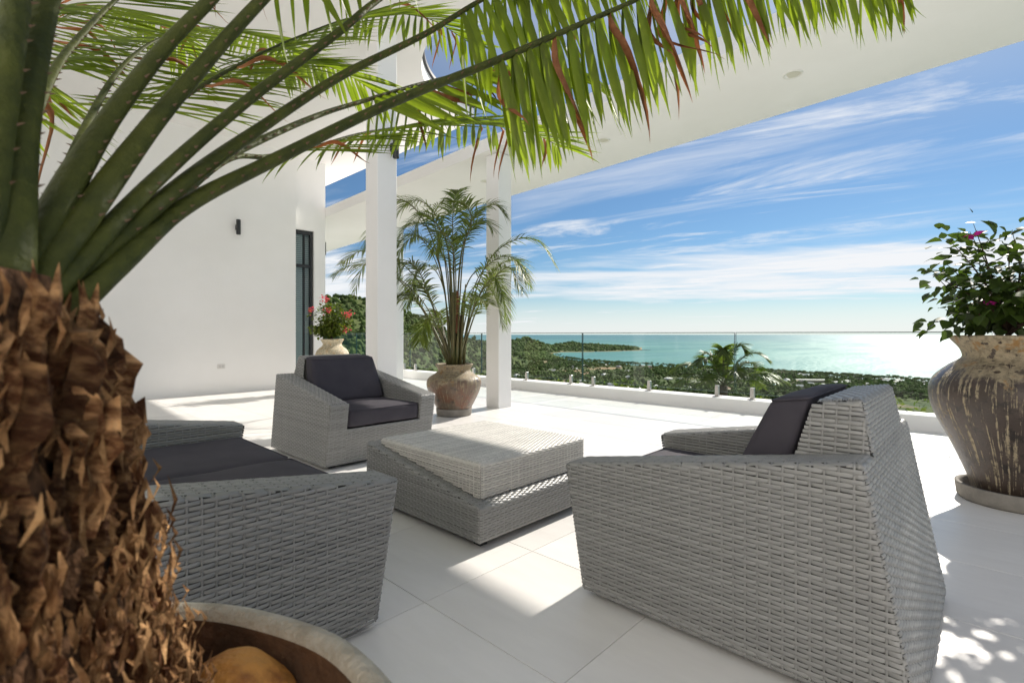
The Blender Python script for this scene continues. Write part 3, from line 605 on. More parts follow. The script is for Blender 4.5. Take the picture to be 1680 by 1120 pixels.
def weave(mb, pan, pitch=.0148, half=.038, rad=.022, wid=.0134, amp=.0030, phase=0, wanchor=(0, 0, 0), mat_=0, drop=0.0):
    r = rad; ds = [r*.29 if f else 0.0 for f in pan.rd]; poly, lines = inset(pan.q, ds); _, L0 = inset(pan.q, [0.0]*len(pan.q))
    edges = [(l[0], l[2]) for l, f in zip(L0, pan.rd) if f]
    ex, ey, nn, o = np.array(pan.ex), np.array(pan.ey), np.array(pan.n), np.array(pan.o)
    a0 = np.array(wanchor, float) - o; sa, ta = a0 @ ex, a0 @ ey
    def place(S_, T_, Hh):
        off = Hh.copy()
        e = np.full_like(S_, 9.0)
        for p, q in edges: e = np.minimum(e, (S_-p[0])*q[0] + (T_-p[1])*q[1])
        e = np.clip(e, 0, r); off = off - (r - np.sqrt(np.maximum(r*r - (r-e)**2, 0)))
        return o + S_[:, None]*ex + T_[:, None]*ey + off[:, None]*nn
    ys = [p[1] for p in poly]; y0, y1 = min(ys), max(ys)
    k0 = math.floor((y0 - ta)/pitch); k1 = math.ceil((y1 - ta)/pitch)
    for k in range(k0, k1+1):
        t = ta + (k+.5)*pitch
        if t < y0 - pitch*.25 or t > y1 + pitch*.25: continue
        t = min(max(t, y0 + wid*.42), y1 - wid*.42)
        c = clip_row(poly, t)
        if not c or c[1]-c[0] < .012: continue
        s0, s1 = c; j0 = math.floor((s0-sa)/half)-1; j1 = math.ceil((s1-sa)/half)+1; pts = []
        for j in range(j0, j1+1):
            sj = sa + j*half
            if (j + k + phase) % 2 == 0: pts += [(sj, amp)]
            else: pts += [(sj - half*.27, amp*.62), (sj - half*.10, -amp*.85), (sj + half*.10, -amp*.85), (sj + half*.27, amp*.62)]
        xs = np.array([p[0] for p in pts]); hs = np.array([p[1] for p in pts])
        extra = [s0, s0 + r*.2, s0+r*.5, s1-r*.5, s1 - r*.2, s1]; allx = np.unique(np.concatenate([xs[(xs > s0) & (xs < s1)], [x for x in extra if s0 <= x <= s1]]))
        allx = allx[np.concatenate([[True], np.diff(allx) > .0012])]
        hh = np.interp(allx, xs, hs); m = len(allx); jit = random.uniform(-.0008, .0008); w = wid*random.uniform(.93, 1.04)
        A = place(allx, np.full(m, t - w/2 + jit), hh - .0034); B = place(allx, np.full(m, t + jit), hh + .0010); C = place(allx, np.full(m, t + w/2 + jit), hh - .0034)
        vs = np.stack([A, B, C], 1).reshape(-1, 3); fs = []
        for i in range(m-1):
            b = i*3; fs += [(b, b+3, b+4, b+1), (b+1, b+4, b+5, b+2)]
        mb.add(vs.tolist(), fs, mat_)
    # stakes
    polyT = [(p[1], p[0]) for p in poly]; xs_ = [p[0] for p in poly]
    for j in range(math.ceil((min(xs_)-sa)/half), math.floor((max(xs_)-sa)/half)+1):
        sj = sa + j*half; c = clip_row(polyT, sj)
        if not c or c[1]-c[0] < .01: continue
        ts = np.linspace(c[0], c[1], max(3, int((c[1]-c[0])/.06)+2)); ts = np.unique(np.concatenate([ts, [c[0]+r*.25, c[0]+r*.6, c[1]-r*.6, c[1]-r*.25]])); ts = ts[(ts >= c[0]) & (ts <= c[1])]; m = len(ts); w = .0066
        A = place(np.full(m, sj-w/2), ts, np.full(m, -.0030)); B = place(np.full(m, sj), ts, np.full(m, .0012)); C = place(np.full(m, sj+w/2), ts, np.full(m, -.0030))
        vs = np.stack([A, B, C], 1).reshape(-1, 3); fs = []
        for i in range(m-1):
            b = i*3; fs += [(b+1, b+4, b+3, b), (b+2, b+5, b+4, b+1)]
        mb.add(vs.tolist(), fs, mat_)
def hull(verts, name, m, parent, shrink=.013):
    bm = bmesh.new(); c = sum((Vector(v) for v in verts), Vector()) / len(verts)
    vs = [bm.verts.new(v) for v in verts]; bmesh.ops.convex_hull(bm, input=vs); bmesh.ops.recalc_face_normals(bm, faces=bm.faces)
    bmesh.ops.dissolve_limit(bm, angle_limit=.02, verts=bm.verts, edges=bm.edges)
    pl = [(f.normal.copy(), f.calc_center_median()) for f in bm.faces]
    for v in bm.verts:                            # push every face plane inwards
        ns = [(f.normal, f.normal.dot(v.co) - shrink) for f in v.link_faces][:3]
        if len(ns) == 3:
            M = Matrix([n for n, _ in ns])
            if abs(M.determinant()) > 1e-3: v.co = M.inverted() @ Vector([d for _, d in ns])
    me = bpy.data.meshes.new(name); bm.to_mesh(me); bm.free(); return link(name, me, parent, [m])
def prism(x0, x1, prof, x0b=None, x1b=None):
    return [(x0, y, z) for y, z in prof] + [(x1, y, z) for y, z in prof]
def rbox(name, corners, m, parent, r=.03, n=14, bulge=.0, seam=True):
    """soft cushion: rounded box warped to eight corners (x0y0z0 x1y0z0 x1y1z0 x0y1z0 then top)"""
    C = [Vector(c) for c in corners]; size = Vector(((C[1]-C[0]).length, (C[3]-C[0]).length, (C[4]-C[0]).length)); half = size/2
    bm = bmesh.new(); bmesh.ops.create_cube(bm, size=2); bmesh.ops.subdivide_edges(bm, edges=bm.edges, cuts=n, use_grid_fill=True)
    sd_ = random.random()*50
    for v in bm.verts:
        p = Vector((v.co.x, v.co.y, v.co.z))
        q = Vector([math.copysign(abs(c_)**.75, c_) for c_ in p]); q = Vector((q.x*half.x, q.y*half.y, q.z*half.z))
        inn = Vector([max(-h+r, min(h-r, c_)) for c_, h in zip(q, half)]); dd = q - inn
        if dd.length > 1e-6: q = inn + dd.normalized()*r
        bl = (1-(q.x/half.x)**2)*(1-(q.y/half.y)**2); q.z += math.copysign(bulge*max(bl, 0), q.z) if abs(p.z) > .99 else 0
        bx = (1-(q.z/half.z)**2); q.x += math.copysign(bulge*.4*max(bx, 0), q.x) if abs(p.x) > .99 else 0; q.y += math.copysign(bulge*.4*max(bx, 0), q.y) if abs(p.y) > .99 else 0
        q += Vector((math.sin(q.y*17+sd_), math.sin(q.x*15+sd_*2), math.sin(q.x*13+q.y*19+sd_)))*.0018
        a, b, c = q.x/size.x+.5, q.y/size.y+.5, q.z/size.z+.5
        lo = C[0]*(1-a)*(1-b)+C[1]*a*(1-b)+C[2]*a*b+C[3]*(1-a)*b; hi = C[4]*(1-a)*(1-b)+C[5]*a*(1-b)+C[6]*a*b+C[7]*(1-a)*b
        v.co = lo*(1-c)+hi*c
    me = bpy.data.meshes.new(name); bm.to_mesh(me); bm.free(); me.polygons.foreach_set('use_smooth', [True]*len(me.polygons)); o = link(name, me, parent, [m])
    def warp(q):
        a, b, c = q[0]/size.x+.5, q[1]/size.y+.5, q[2]/size.z+.5
        lo = C[0]*(1-a)*(1-b)+C[1]*a*(1-b)+C[2]*a*b+C[3]*(1-a)*b; hi = C[4]*(1-a)*(1-b)+C[5]*a*(1-b)+C[6]*a*b+C[7]*(1-a)*b; return lo*(1-c)+hi*c
    ring = []; k = r*.29; X_, Y_ = half.x - k*.4, half.y - k*.4; rc = r*.9
    for cx_, cy_, a0 in ((X_-rc, Y_-rc, 0), (-X_+rc, Y_-rc, 90), (-X_+rc, -Y_+rc, 180), (X_-rc, -Y_+rc, 270)):
        for t_ in range(0, 91, 18): ring.append((cx_ + rc*math.cos(R(a0+t_)), cy_ + rc*math.sin(R(a0+t_)), half.z - k*1.1))
    pts = []
    for i, p_ in enumerate(ring):
        q_ = ring[(i+1) % len(ring)]
        for j in range(6): pts.append(warp([p_[d_] + (q_[d_]-p_[d_])*j/6 for d_ in range(3)]))
    pb = MB(); pb.tube(pts + pts[:1], [.0042]*(len(pts)+1), 6, cap=False); pb.obj('piping', m, o, True)
    return o
def seat(name, loc, rz, Wd, label, cat, group=None, ncush=1, arm=.165, Dp=1.12):
    """x across, y towards the sitter's knees, z up; arms slope down to the front, back leans and narrows"""
    e = empty(name, loc, rz, label, cat, group)
    zb = .028; fb, ft, rt, rb = (Dp, zb), (Dp + .09, .54), (.13, .73), (0, zb); arm_z = lambda y: .73 - .19*(y-.13)/(Dp+.09-.13); bt = (.16, .895); btf = (.30, .875); bbf = (.40, .40)
    lean = (Dp + .09*(.325-zb)/(.54-zb), .325)
    an = (0, 0, zb)
    for side in (0, 1):
        xo, xi = (0, arm) if side == 0 else (Wd, Wd-arm); nx = -1 if side == 0 else 1
        a = hull([(xo, *p) for p in (rb, fb, ft, rt)] + [(xi, *p) for p in (rb, fb, ft, rt)], 'arm', M_wickb, e)
        mb = MB()
        weave(mb, Panel([(xo, *p) for p in (rb, fb, ft, rt)], (0, 1, 0), (0, 1, 1, 1), (nx, 0, 0)), wanchor=(xo, 0, zb))
        weave(mb, Panel([(xi, .3, .30), (xi, Dp+.045, .30), (xi, *ft), (xi, .3, arm_z(.3))], (0, 1, 0), (0, 1, 1, 0), (-nx, 0, 0)), wanchor=(xi, 0, zb))
        weave(mb, Panel([(xo, *rt), (xi, *rt), (xi, *ft), (xo, *ft)], (0, 1, 0), (1, 1, 1, 1), (0, 0, 1)), wanchor=(xo, 0, .73), pitch=.0165)
        weave(mb, Panel([(xo, *fb), (xi, *fb), (xi, *ft), (xo, *ft)], (1, 0, 0), (0, 0, 1, 1), (0, 1, 0)), wanchor=(0, Dp, zb))
        weave(mb, Panel([(xo, *rb), (xi, *rb), (xi, *rt), (xo, *rt)], (1, 0, 0), (0, 0, 1, 1), (0, -1, 0)), wanchor=(0, 0, zb))
        o = mb.obj('wicker_strands', M_wick, a, True); o['kind'] = 'stuff'
    b = hull([(arm+.001, .02, zb), (Wd-arm-.001, .02, zb), (arm+.001, *fb), (Wd-arm-.001, *fb), (arm+.001, *lean), (Wd-arm-.001, *lean), (arm+.001, .06, .325), (Wd-arm-.001, .06, .325)], 'seat_base', M_wickb, e)
    mb = MB(); weave(mb, Panel([(arm, *fb), (Wd-arm, *fb), (Wd-arm, *lean), (arm, *lean)], (1, 0, 0), (0, 0, 1, 0), (0, 1, 0)), wanchor=(0, Dp, zb))
    weave(mb, Panel([(arm, *rb), (Wd-arm, *rb), (Wd-arm, *rt), (arm, *rt)], (1, 0, 0), (0, 0, 0, 0), (0, -1, 0)), wanchor=(0, 0, zb))
    o = mb.obj('wicker_strands', M_wick, b, True); o['kind'] = 'stuff'
    i0, i1 = arm, arm + .035
    lo = [(i0, .12, .70), (Wd-i0, .12, .70), (Wd-i0, .42, .70), (i0, .42, .70)]; hi = [(i1, *bt), (Wd-i1, *bt), (Wd-i1, *btf), (i1, *btf)]
    r0 = (rt[0], rt[1])
    bk = hull([(i0, *r0), (Wd-i0, *r0), (i0, .46, .33), (Wd-i0, .46, .33), (i0, .05, .33), (Wd-i0, .05, .33)] + hi, 'back', M_wickb, e)
    mb = MB()
    weave(mb, Panel([(i0, *r0), (Wd-i0, *r0), (Wd-i1, *bt), (i1, *bt)], (1, 0, 0), (0, 1, 1, 1), (0, -1, 0)), wanchor=(0, 0, zb))
    weave(mb, Panel([(i1, *bt), (Wd-i1, *bt), (Wd-i1, *btf), (i1, *btf)], (1, 0, 0), (1, 1, 1, 1), (0, 0, 1)), wanchor=(0, .16, .89))
    for sx, a_, b_ in ((-1, i0, i1), (1, Wd-i0, Wd-i1)):
        yb = lambda z: .46 - (z-.33)/(.875-.33)*.16
        za = .60
        weave(mb, Panel([(a_, .13, .72), (a_, yb(.70), .68), (b_, *btf), (b_, *bt)], (0, 1, 0), (0, 0, 1, 1), (sx, 0, .2)), wanchor=(a_, 0, zb))
    o = mb.obj('wicker_strands', M_wick, bk, True); o['kind'] = 'stuff'
    cw = (Wd - 2*arm - .012)/ncush; x = arm + .006
    for k in range(ncush):
        a_, b_ = x + k*cw + .003, x + (k+1)*cw - .003
        rbox('seat_cushion', [(a_, .47, .328), (b_, .47, .328), (b_, Dp+.05, .328), (a_, Dp+.05, .328), (a_, .45, .475), (b_, .45, .475), (b_, Dp+.055, .475), (a_, Dp+.055, .475)], M_cush, e, .028, 14, .012)
        ta, tb = (a_ + .03 if k == 0 else a_), (b_ - .03 if k == ncush-1 else b_)
        rbox('back_cushion', [(a_, .42, .478), (b_, .42, .478), (b_, .61, .478), (a_, .61, .478), (ta, .308, .89), (tb, .308, .89), (tb, .435, .87), (ta, .435, .87)], M_cush, e, .032, 14, .012)
    return e
# local x axis / y axis: rz turns local +Y onto the facing direction
seat('armchair', (2.77, .105, 0), 0, 1.05, 'near grey wicker armchair with its back to the tall jar', 'armchair', 'wicker armchairs')
e2 = bpy.data.objects['armchair']; e2.location = (1.735, .135, 0)
e3 = seat('armchair', (0, 0, 0), PI, 1.05, 'far grey wicker armchair in front of the potted palm and columns', 'armchair', 'wicker armchairs')
e3.location = (1.865 + 1.05, 3.86 + 1.12, 0)
e4 = seat('sofa', (0, 0, 0), -PI/2, 1.875, 'grey wicker two seat sofa beside the trunk of the spiny palm', 'sofa', None, 2, .18, 1.42)
e4.location = (-.405, 3.532, 0)
def table():
    e = empty('coffee_table', (1.71, 1.86, 0), 0, 'grey wicker wedge coffee table between the sofa and armchairs', 'table')
    a, b = 1.06, 1.10; z0, zf, zr = .035, .222, .395
    P = lambda x, y, z: (x, y, z)
    bs = hull([P(0,0,z0), P(a,0,z0), P(a,b,z0), P(0,b,z0), P(0,0,zf), P(a,0,zf), P(a,b,zr), P(0,b,zr)], 'base', M_wickb, e)
    mb = MB(); kw = dict(half=.030, pitch=.0135, wid=.0118, rad=.02)
    weave(mb, Panel([P(0,0,z0), P(a,0,z0), P(a,0,zf), P(0,0,zf)], (1,0,0), (1,1,1,1), (0,-1,0)), wanchor=(0,0,z0), **kw)
    weave(mb, Panel([P(0,0,z0), P(0,b,z0), P(0,b,zr), P(0,0,zf)], (0,1,0), (1,1,1,1), (-1,0,0)), wanchor=(0,0,z0), **kw)
    weave(mb, Panel([P(a,0,z0), P(a,b,z0), P(a,b,zr), P(a,0,zf)], (0,1,0), (1,1,1,1), (1,0,0)), wanchor=(0,0,z0), **kw)
    weave(mb, Panel([P(0,b,z0), P(a,b,z0), P(a,b,zr), P(0,b,zr)], (1,0,0), (1,1,1,1), (0,1,0)), wanchor=(0,0,z0), **kw)
    weave(mb, Panel([P(0,0,zf), P(a,0,zf), P(a,b,zr), P(0,b,zr)], (1,0,0), (1,1,1,1), (0,0,1)), wanchor=(0,0,zf), **kw)
    o = mb.obj('wicker_strands', M_wick, bs, True); o['kind'] = 'stuff'
    x0, x1, y0, y1 = .065, .99, .062, 1.018; zt = .424; sl = lambda y: zf + (zr-zf)*y/b + .004
    tp = hull([P(x0,y0,sl(y0)), P(x1,y0,sl(y0)), P(x1,y1,sl(y1)), P(x0,y1,sl(y1)), P(x0,y0,zt), P(x1,y0,zt), P(x1,y1,zt), P(x0,y1,zt)], 'table_top', M_wickb, e, .011)
    mb = MB()
    weave(mb, Panel([P(x0,y0,sl(y0)), P(x1,y0,sl(y0)), P(x1,y0,zt), P(x0,y0,zt)], (1,0,0), (0,1,1,1), (0,-1,0)), wanchor=(0,0,z0), **kw)
    weave(mb, Panel([P(x0,y0,sl(y0)), P(x0,y1,sl(y1)), P(x0,y1,zt), P(x0,y0,zt)], (0,1,0), (0,0,1,1), (-1,0,0)), wanchor=(0,0,z0), **kw)
    weave(mb, Panel([P(x1,y0,sl(y0)), P(x1,y1,sl(y1)), P(x1,y1,zt), P(x1,y0,zt)], (0,1,0), (0,0,1,1), (1,0,0)), wanchor=(0,0,z0), **kw)
    weave(mb, Panel([P(x0,y0,zt), P(x1,y0,zt), P(x1,y1,zt), P(x0,y1,zt)], (1,0,0), (1,1,1,1), (0,0,1)), wanchor=(0,0,zt), **kw)
    o = mb.obj('wicker_strands', M_wickl, tp, True); o['kind'] = 'stuff'
    for x in (.08, a-.08):
        for y in (.08, b-.08):
            m = MB(); m.box((x-.025, y-.025, 0), (x+.025, y+.025, .055)); m.obj('foot', M_dark, e)
table()
for e_, Wd in ((e2, 1.05), (e3, 1.05), (e4, 1.875)):
    for x in (.1, Wd-.1):
        for y in (.12, 1.02 + .3*(Wd > 1.5)):
            m = MB(); m.box((x-.03, y-.03, 0), (x+.03, y+.03, .05)); m.obj('foot', M_dark, e_)
# ------------------------------------------------------------------ jars
def jar(name, X, D, prof, m, label, saucer, thick=.025, lip=None, seg=72):
    p = W(X, D); e = empty(name, p, 0, label, 'plant pot')
    P = [(r, z) for r, z in prof]; zs = np.linspace(0, len(P)-1, 60); Q = catmull([(r, z, 0) for r, z in P], 60); Q = [(q[0], q[1]) for q in Q]
    inn = [(r - thick, z) for r, z in reversed(Q) if z > P[-1][1] - .30]
    wob = lambda a, z: .006*math.sin(3*a + 5*z) + .004*math.sin(7*a - 9*z)
    mb = MB(); mb.lathe([(0.01, Q[0][1])] + Q + [(Q[-1][0]-thick*.3, Q[-1][1]+.008), (Q[-1][0]-thick*.8, Q[-1][1]+.004)] + inn, seg, mat=0, wob=wob); mb.obj('body', m, e, True)
    zt = P[-1][1] - .05; rt = np.interp(zt, [q[1] for q in Q], [q[0] for q in Q]) - thick*.9
    mb = MB(); mb.lathe([(0, zt + .02), (rt*.5, zt+.012), (rt, zt)], 32); mb.obj('soil', M_soil, e, True)
    if saucer:
        r, h = saucer; mb = MB(); mb.lathe([(0, .001), (r*.93, .001), (r*.97, .02), (r, h-.006), (r, h), (r-.022, h), (r-.03, h-.012), (r-.045, .03), (0, .03)], 64, wob=lambda a, z: .006*math.sin(2*a+1)); tag(mb.obj('saucer', M_saucer, e, True))
    return e
big = jar('glazed_jar', 3.29, 3.28, [(.205, .035), (.24, .16), (.315, .36), (.405, .56), (.437, .70), (.415, .80), (.335, .885), (.268, .935), (.258, .965), (.275, 1.01), (.318, 1.065), (.325, 1.085)], M_jar_big, 'tall dark brown jar with pale dripping glaze at the right edge', (.298, .105))
mid = jar('glazed_jar', -.792, 6.85, [(.20, .03), (.235, .10), (.30, .22), (.352, .34), (.371, .44), (.345, .51), (.262, .565), (.225, .60), (.222, .625), (.245, .665), (.258, .69)], M_jar_mid, 'squat olive brown jar holding the slender palm between the columns', (.245, .10))
far = jar('glazed_jar', -3.445, 9.6, [(.15, .0), (.19, .18), (.26, .45), (.30, .64), (.304, .72), (.27, .80), (.20, .86), (.172, .90), (.18, .94), (.215, 1.0)], M_jar_far, 'cream dripped jar of pink flowers beside the slit window wall', None)
# ------------------------------------------------------------------ leaves
def leaflet_mesh(name, m, droop, wid, twist=0.0, curl=0.0, seg=8, vfold=.22):
    mb = MB(); vs = []
    for i in range(seg+1):
        t = i/seg; y = t; z = -droop*t*t + curl*math.sin(t*5)*t*.12; x = curl*math.sin(t*4+1)*t*.10
        w = wid*(math.sin(PI*min(1, t*.92+.10))**.6)*(1 if t < .7 else 1-((t-.7)/.3)**1.6*.92); tw = twist*t
        c, s_ = math.cos(tw), math.sin(tw)
        for sg in (-1, 0, 1):
            lx = sg*w; lz = abs(sg)*-w*vfold*2 if sg else 0
            vs.append((x + lx*c - lz*s_, y*(1-.12*droop*t), z + lx*s_ + lz*c))
    fs = []
    for i in range(seg):
        b = i*3; fs += [(b, b+1, b+4, b+3), (b+1, b+2, b+5, b+4)]
    mb.add(vs, fs); me = mb.mesh(name); me.materials.append(m); return me
def basis(d, n_hint, o, sx, sy):                  # matrix whose Y is d, Z near n_hint
    d = d.normalized(); x = d.cross(n_hint)
    if x.length < 1e-4: x = d.cross(Vector((1, 0, 0)))
    x.normalize(); z = x.cross(d); M = Matrix((x*sx, d*sy, z*sx)).transposed().to_4x4(); M.translation = o; return M
# ------------------------------------------------------------------ spiny palm in the foreground
TRUNK = W(-.70, .52)
FR = {
    'F1': [(-0.571, 0.700, 1.179), (-0.558, 0.850, 1.315), (-0.474, 1.000, 1.448), (-0.292, 1.200, 1.652), (-0.034, 1.400, 1.868), (0.311, 1.600, 2.128), (0.745, 1.800, 2.420), (1.265, 2.000, 2.616), (1.700, 2.150, 2.638)],
    'E': [(-0.596, 0.680, 1.177), (-0.558, 0.850, 1.356), (-0.511, 1.000, 1.505), (-0.392, 1.150, 1.692), (-0.230, 1.350, 1.910), (-0.091, 1.500, 2.100), (0.234, 1.750, 2.458), (0.681, 2.000, 2.750)],
    'F': [(-0.623, 0.800, 1.239), (-0.608, 0.980, 1.414), (-0.589, 1.100, 1.508), (-0.506, 1.300, 1.666), (-0.423, 1.450, 1.776), (-0.281, 1.650, 1.929), (-0.113, 1.850, 2.075), (0.102, 2.100, 2.232), (0.336, 2.300, 2.298)],
    'G': [(-0.705, 0.950, 1.294), (-0.715, 1.250, 1.532), (-0.681, 1.400, 1.596), (-0.623, 1.600, 1.700), (-0.526, 1.800, 1.823), (-0.349, 2.050, 1.955), (-0.112, 2.300, 2.060), (0.122, 2.500, 2.091), (0.253, 2.600, 2.068)],
    'D': [(-0.586, 0.660, 1.179), (-0.574, 0.800, 1.341), (-0.509, 0.950, 1.537), (-0.392, 1.150, 1.797), (-0.335, 1.250, 1.933), (-0.141, 1.450, 2.243), (0.227, 1.700, 2.606), (0.601, 1.900, 2.829)],
    'C': [(-0.600, 0.640, 1.176), (-0.594, 0.800, 1.409), (-0.558, 0.900, 1.580), (-0.499, 1.000, 1.767), (-0.409, 1.200, 2.090), (-0.238, 1.400, 2.442), (0.019, 1.600, 2.751)],
    'C2': [(-0.734, 0.850, 1.274), (-0.791, 1.000, 1.438), (-0.825, 1.150, 1.587), (-0.835, 1.400, 1.812), (-0.745, 1.700, 2.099), (-0.584, 2.000, 2.373), (-0.392, 2.300, 2.549), (-0.213, 2.500, 2.554)],
    'B': [(-0.617, 0.630, 1.175), (-0.630, 0.750, 1.381), (-0.600, 0.850, 1.574), (-0.560, 0.930, 1.720), (-0.522, 1.100, 1.981), (-0.409, 1.200, 2.192), (-0.230, 1.350, 2.427)],
    'A2': [(-0.731, 0.720, 1.212), (-0.876, 0.900, 1.437), (-1.004, 1.100, 1.679), (-1.064, 1.250, 1.857), (-1.107, 1.400, 2.033), (-1.129, 1.600, 2.283), (-1.117, 1.800, 2.475), (-1.071, 2.000, 2.579)],
    'A1': [(-0.606, 0.600, 1.186), (-0.650, 0.660, 1.379), (-0.698, 0.750, 1.600), (-0.734, 0.850, 1.853), (-0.779, 1.000, 2.132), (-0.755, 1.150, 2.398)],
    'A0': [(-0.624, 0.580, 1.183), (-0.640, 0.620, 1.362), (-0.672, 0.680, 1.553), (-0.712, 0.750, 1.782), (-0.776, 0.850, 2.029)],
    'H': [(-0.759, 0.800, 1.225), (-0.907, 1.050, 1.506), (-1.090, 1.400, 1.846), (-1.179, 1.700, 2.109), (-1.192, 2.000, 2.324), (-1.147, 2.300, 2.465), (-1.034, 2.500, 2.463)],
    'I': [(-0.720, 0.800, 1.244), (-0.856, 1.100, 1.499), (-0.985, 1.500, 1.826), (-0.971, 1.900, 2.124), (-0.803, 2.200, 2.272), (-0.613, 2.400, 2.233)],
    'J': [(-0.920, 0.900, 1.372), (-1.265, 1.300, 1.777), (-1.551, 1.700, 2.151), (-1.712, 2.100, 2.474), (-1.693, 2.400, 2.583), (-1.645, 2.600, 2.517)],
    'K1': [(-.82, .55, 1.20), (-1.05, .62, 1.55), (-1.35, .72, 1.95), (-1.75, .85, 2.2), (-2.2, .95, 2.2)],
    'K2': [(-.80, .42, 1.20), (-1.0, .25, 1.55), (-1.25, .0, 1.95), (-1.55, -.3, 2.2), (-1.9, -.6, 2.2)],
    'K3': [(-.80, .68, 1.20), (-1.02, .95, 1.5), (-1.4, 1.35, 1.85), (-1.8, 1.75, 2.05), (-2.2, 2.1, 2.0)],
}
#        r0    start hang  len  gap   object leaflets?  width
FP = {'F1': (.026, .34, 1.06, .38, .030, 1, 1.15), 'E': (.024, .50, .98, .35, .034, 1, 1.1), 'F': (.018, .42, .55, .27, .034, 1, 1.0), 'G': (.015, .30, .18, .38, .026, 1, .72),
      'D': (.022, .62, .98, .32, .04, 0, 1.1), 'C': (.029, .66, .8, .32, .04, 0, 1.1), 'C2': (.014, .30, .20, .32, .022, 0, .62), 'B': (.030, .62, .8, .32, .04, 0, 1.1),
      'A2': (.018, .48, .25, .32, .024, 0, .7), 'A1': (.034, .72, .6, .32, .04, 0, 1.1), 'A0': (.034, .80, .6, .3, .04, 0, 1.1), 'H': (.014, .36, .22, .33, .024, 0, .66),
      'I': (.014, .34, .22, .33, .024, 0, .7), 'J': (.014, .34, .22, .33, .024, 0, .7),
      'K1': (.028, .3, .4, .34, .045, 0, 1.0), 'K2': (.028, .3, .4, .34, .045, 0, 1.0), 'K3': (.026, .3, .4, .34, .045, 0, 1.0)}
def spiny_palm():
    e = empty('spiny_palm', (TRUNK.x, TRUNK.y, 0), 0, 'big foreground palm with shaggy brown trunk and long spiny green fronds', 'palm tree')
    base = Vector((TRUNK.x, TRUNK.y, 0)); rng = random.Random(5)
    trad = lambda z: np.interp(z, [.3, .55, .70, .85, 1.0, 1.12, 1.2, 1.3], [.33, .318, .290, .256, .224, .194, .174, .11])
    prof = [(float(trad(z)) - .022, float(z)) for z in np.linspace(.40, 1.17, 60)] + [(.01, 1.20)]
    mb = MB(); mb.lathe(prof, 80, wob=lambda a, z: .05*math.sin(9*a + 14*z)*math.sin(11*z) + .03*math.sin(23*a - 31*z)); mb.obj('trunk', M_trunk, e, True)
    # broken leaf bases
    def boot(seed, ln, w):
        r_ = random.Random(seed); m = MB(); n = 7; vs = []
        for i in range(n+1):
            t = i/n; ww = w*(1 - .22*t)*(1 + r_.uniform(-.16, .16)); th = .016*(1-.4*t) + r_.uniform(-.004, .004); off = .008*math.sin(t*2.2) + r_.uniform(-.004, .004)
            top = r_.uniform(-.02, .02)*(t > .9)
            for k, (x, z) in enumerate(((-1, -.35), (-.55, .55), (0, 1.0 + r_.uniform(-.3, .2)), (.55, .55), (1, -.35), (0, -.8))): vs.append((x*ww + r_.uniform(-.003, .003), ln*t + (r_.uniform(-.05, .03)*ln*(1 + 4*(seed % 2)) if i == n else 0), z*th + off))
        fs = [(i*6+k, i*6+(k+1) % 6, i*6+6+(k+1) % 6, i*6+6+k) for i in range(n) for k in range(6)] + [tuple(n*6 + k for k in range(6))]
        m.add(vs, fs); me = m.mesh('leaf_base', False); me.materials.append(M_boot); return me, m
    BO = [boot(100+i, rng.uniform(.07, .125), rng.uniform(.0055, .0105)) for i in range(16)]
    cnt = 0; mass = MB(); z = .46; row = 0
    cam_dir = math.atan2(-base.y, -base.x)
    while z < 1.07:
        r = float(trad(z)); n = int(2*PI*r/.025)
        for k in range(n):
            a = 2*PI*(k + .5*(row % 2))/n + rng.uniform(-.10, .10); zz = z + rng.uniform(-.025, .025); me, mbm = rng.choice(BO)
            out = Vector((math.cos(a), math.sin(a), 0)); lean = rng.uniform(-.04, .12)
            if rng.random() < .05: lean += rng.uniform(.12, .4)
            d = Vector((0, 0, 1)) + out*lean + Vector((-out.y, out.x, 0))*rng.uniform(-.17, .17); s = rng.uniform(.7, 1.2)*(1.15 if zz > .97 else .95 if zz > .8 else .62)
            o_ = base + out*(r - .026 + .010*rng.random()) + Vector((0, 0, zz - .03)); M = basis(d, out, o_, s*rng.uniform(.85, 1.45), s*rng.uniform(.8, 1.15))
            da = (a - cam_dir + PI) % (2*PI) - PI
            if -1.0 < da < 1.25 and zz > .82 and cnt < 292:
                o = bpy.data.objects.new('leaf_base', me); COL.objects.link(o); o.parent = e; o.matrix_parent_inverse = Matrix.Translation(-base); o.matrix_basis = M; cnt += 1
            else: mass.add([M @ Vector(v) for v in mbm.v], mbm.f)
        z += .036; row += 1
    o = mass.obj('leaf_base_mass', M_boot, e); o.matrix_parent_inverse = Matrix.Translation(-base); o['kind'] = 'stuff'
    fb = MB()
    for i in range(4200):
        a = rng.uniform(0, 2*PI); zz = .42 + .70*rng.random()**1.2; r = float(trad(zz)) + rng.uniform(-.03, .020); out = Vector((math.cos(a), math.sin(a), 0)); tn = Vector((-out.y, out.x, 0))
        d = (Vector((0, 0, 1)) + out*rng.uniform(-.12, .22) + tn*rng.uniform(-.5, .5)).normalized(); ln = rng.uniform(.012, .05)*(1 if rng.random() < .95 else 1.8); w = rng.uniform(.0008, .0024); s = d.cross(out).normalized()*w
        p = base + out*r + Vector((0, 0, zz)); q = p + d*ln*.55 + out*rng.uniform(-.006, .012); t_ = p + d*ln
        fb.add([p - s*.6, p + s*.6, q + s + out*.002, q - s - out*.003, t_ + s*rng.uniform(.1, .9), t_ - s*.2], [(0, 1, 2, 3), (3, 2, 4, 5)])
    o = fb.obj('trunk_fibre', M_fibre, e); o.matrix_parent_inverse = Matrix.Translation(-base); o['kind'] = 'stuff'
    # fronds
    LV = [leaflet_mesh('leaflet', M_leaf, d_, .036, t_) for d_, t_ in ((.05, .1), (.14, -.15), (.24, .3), (.10, .5))]
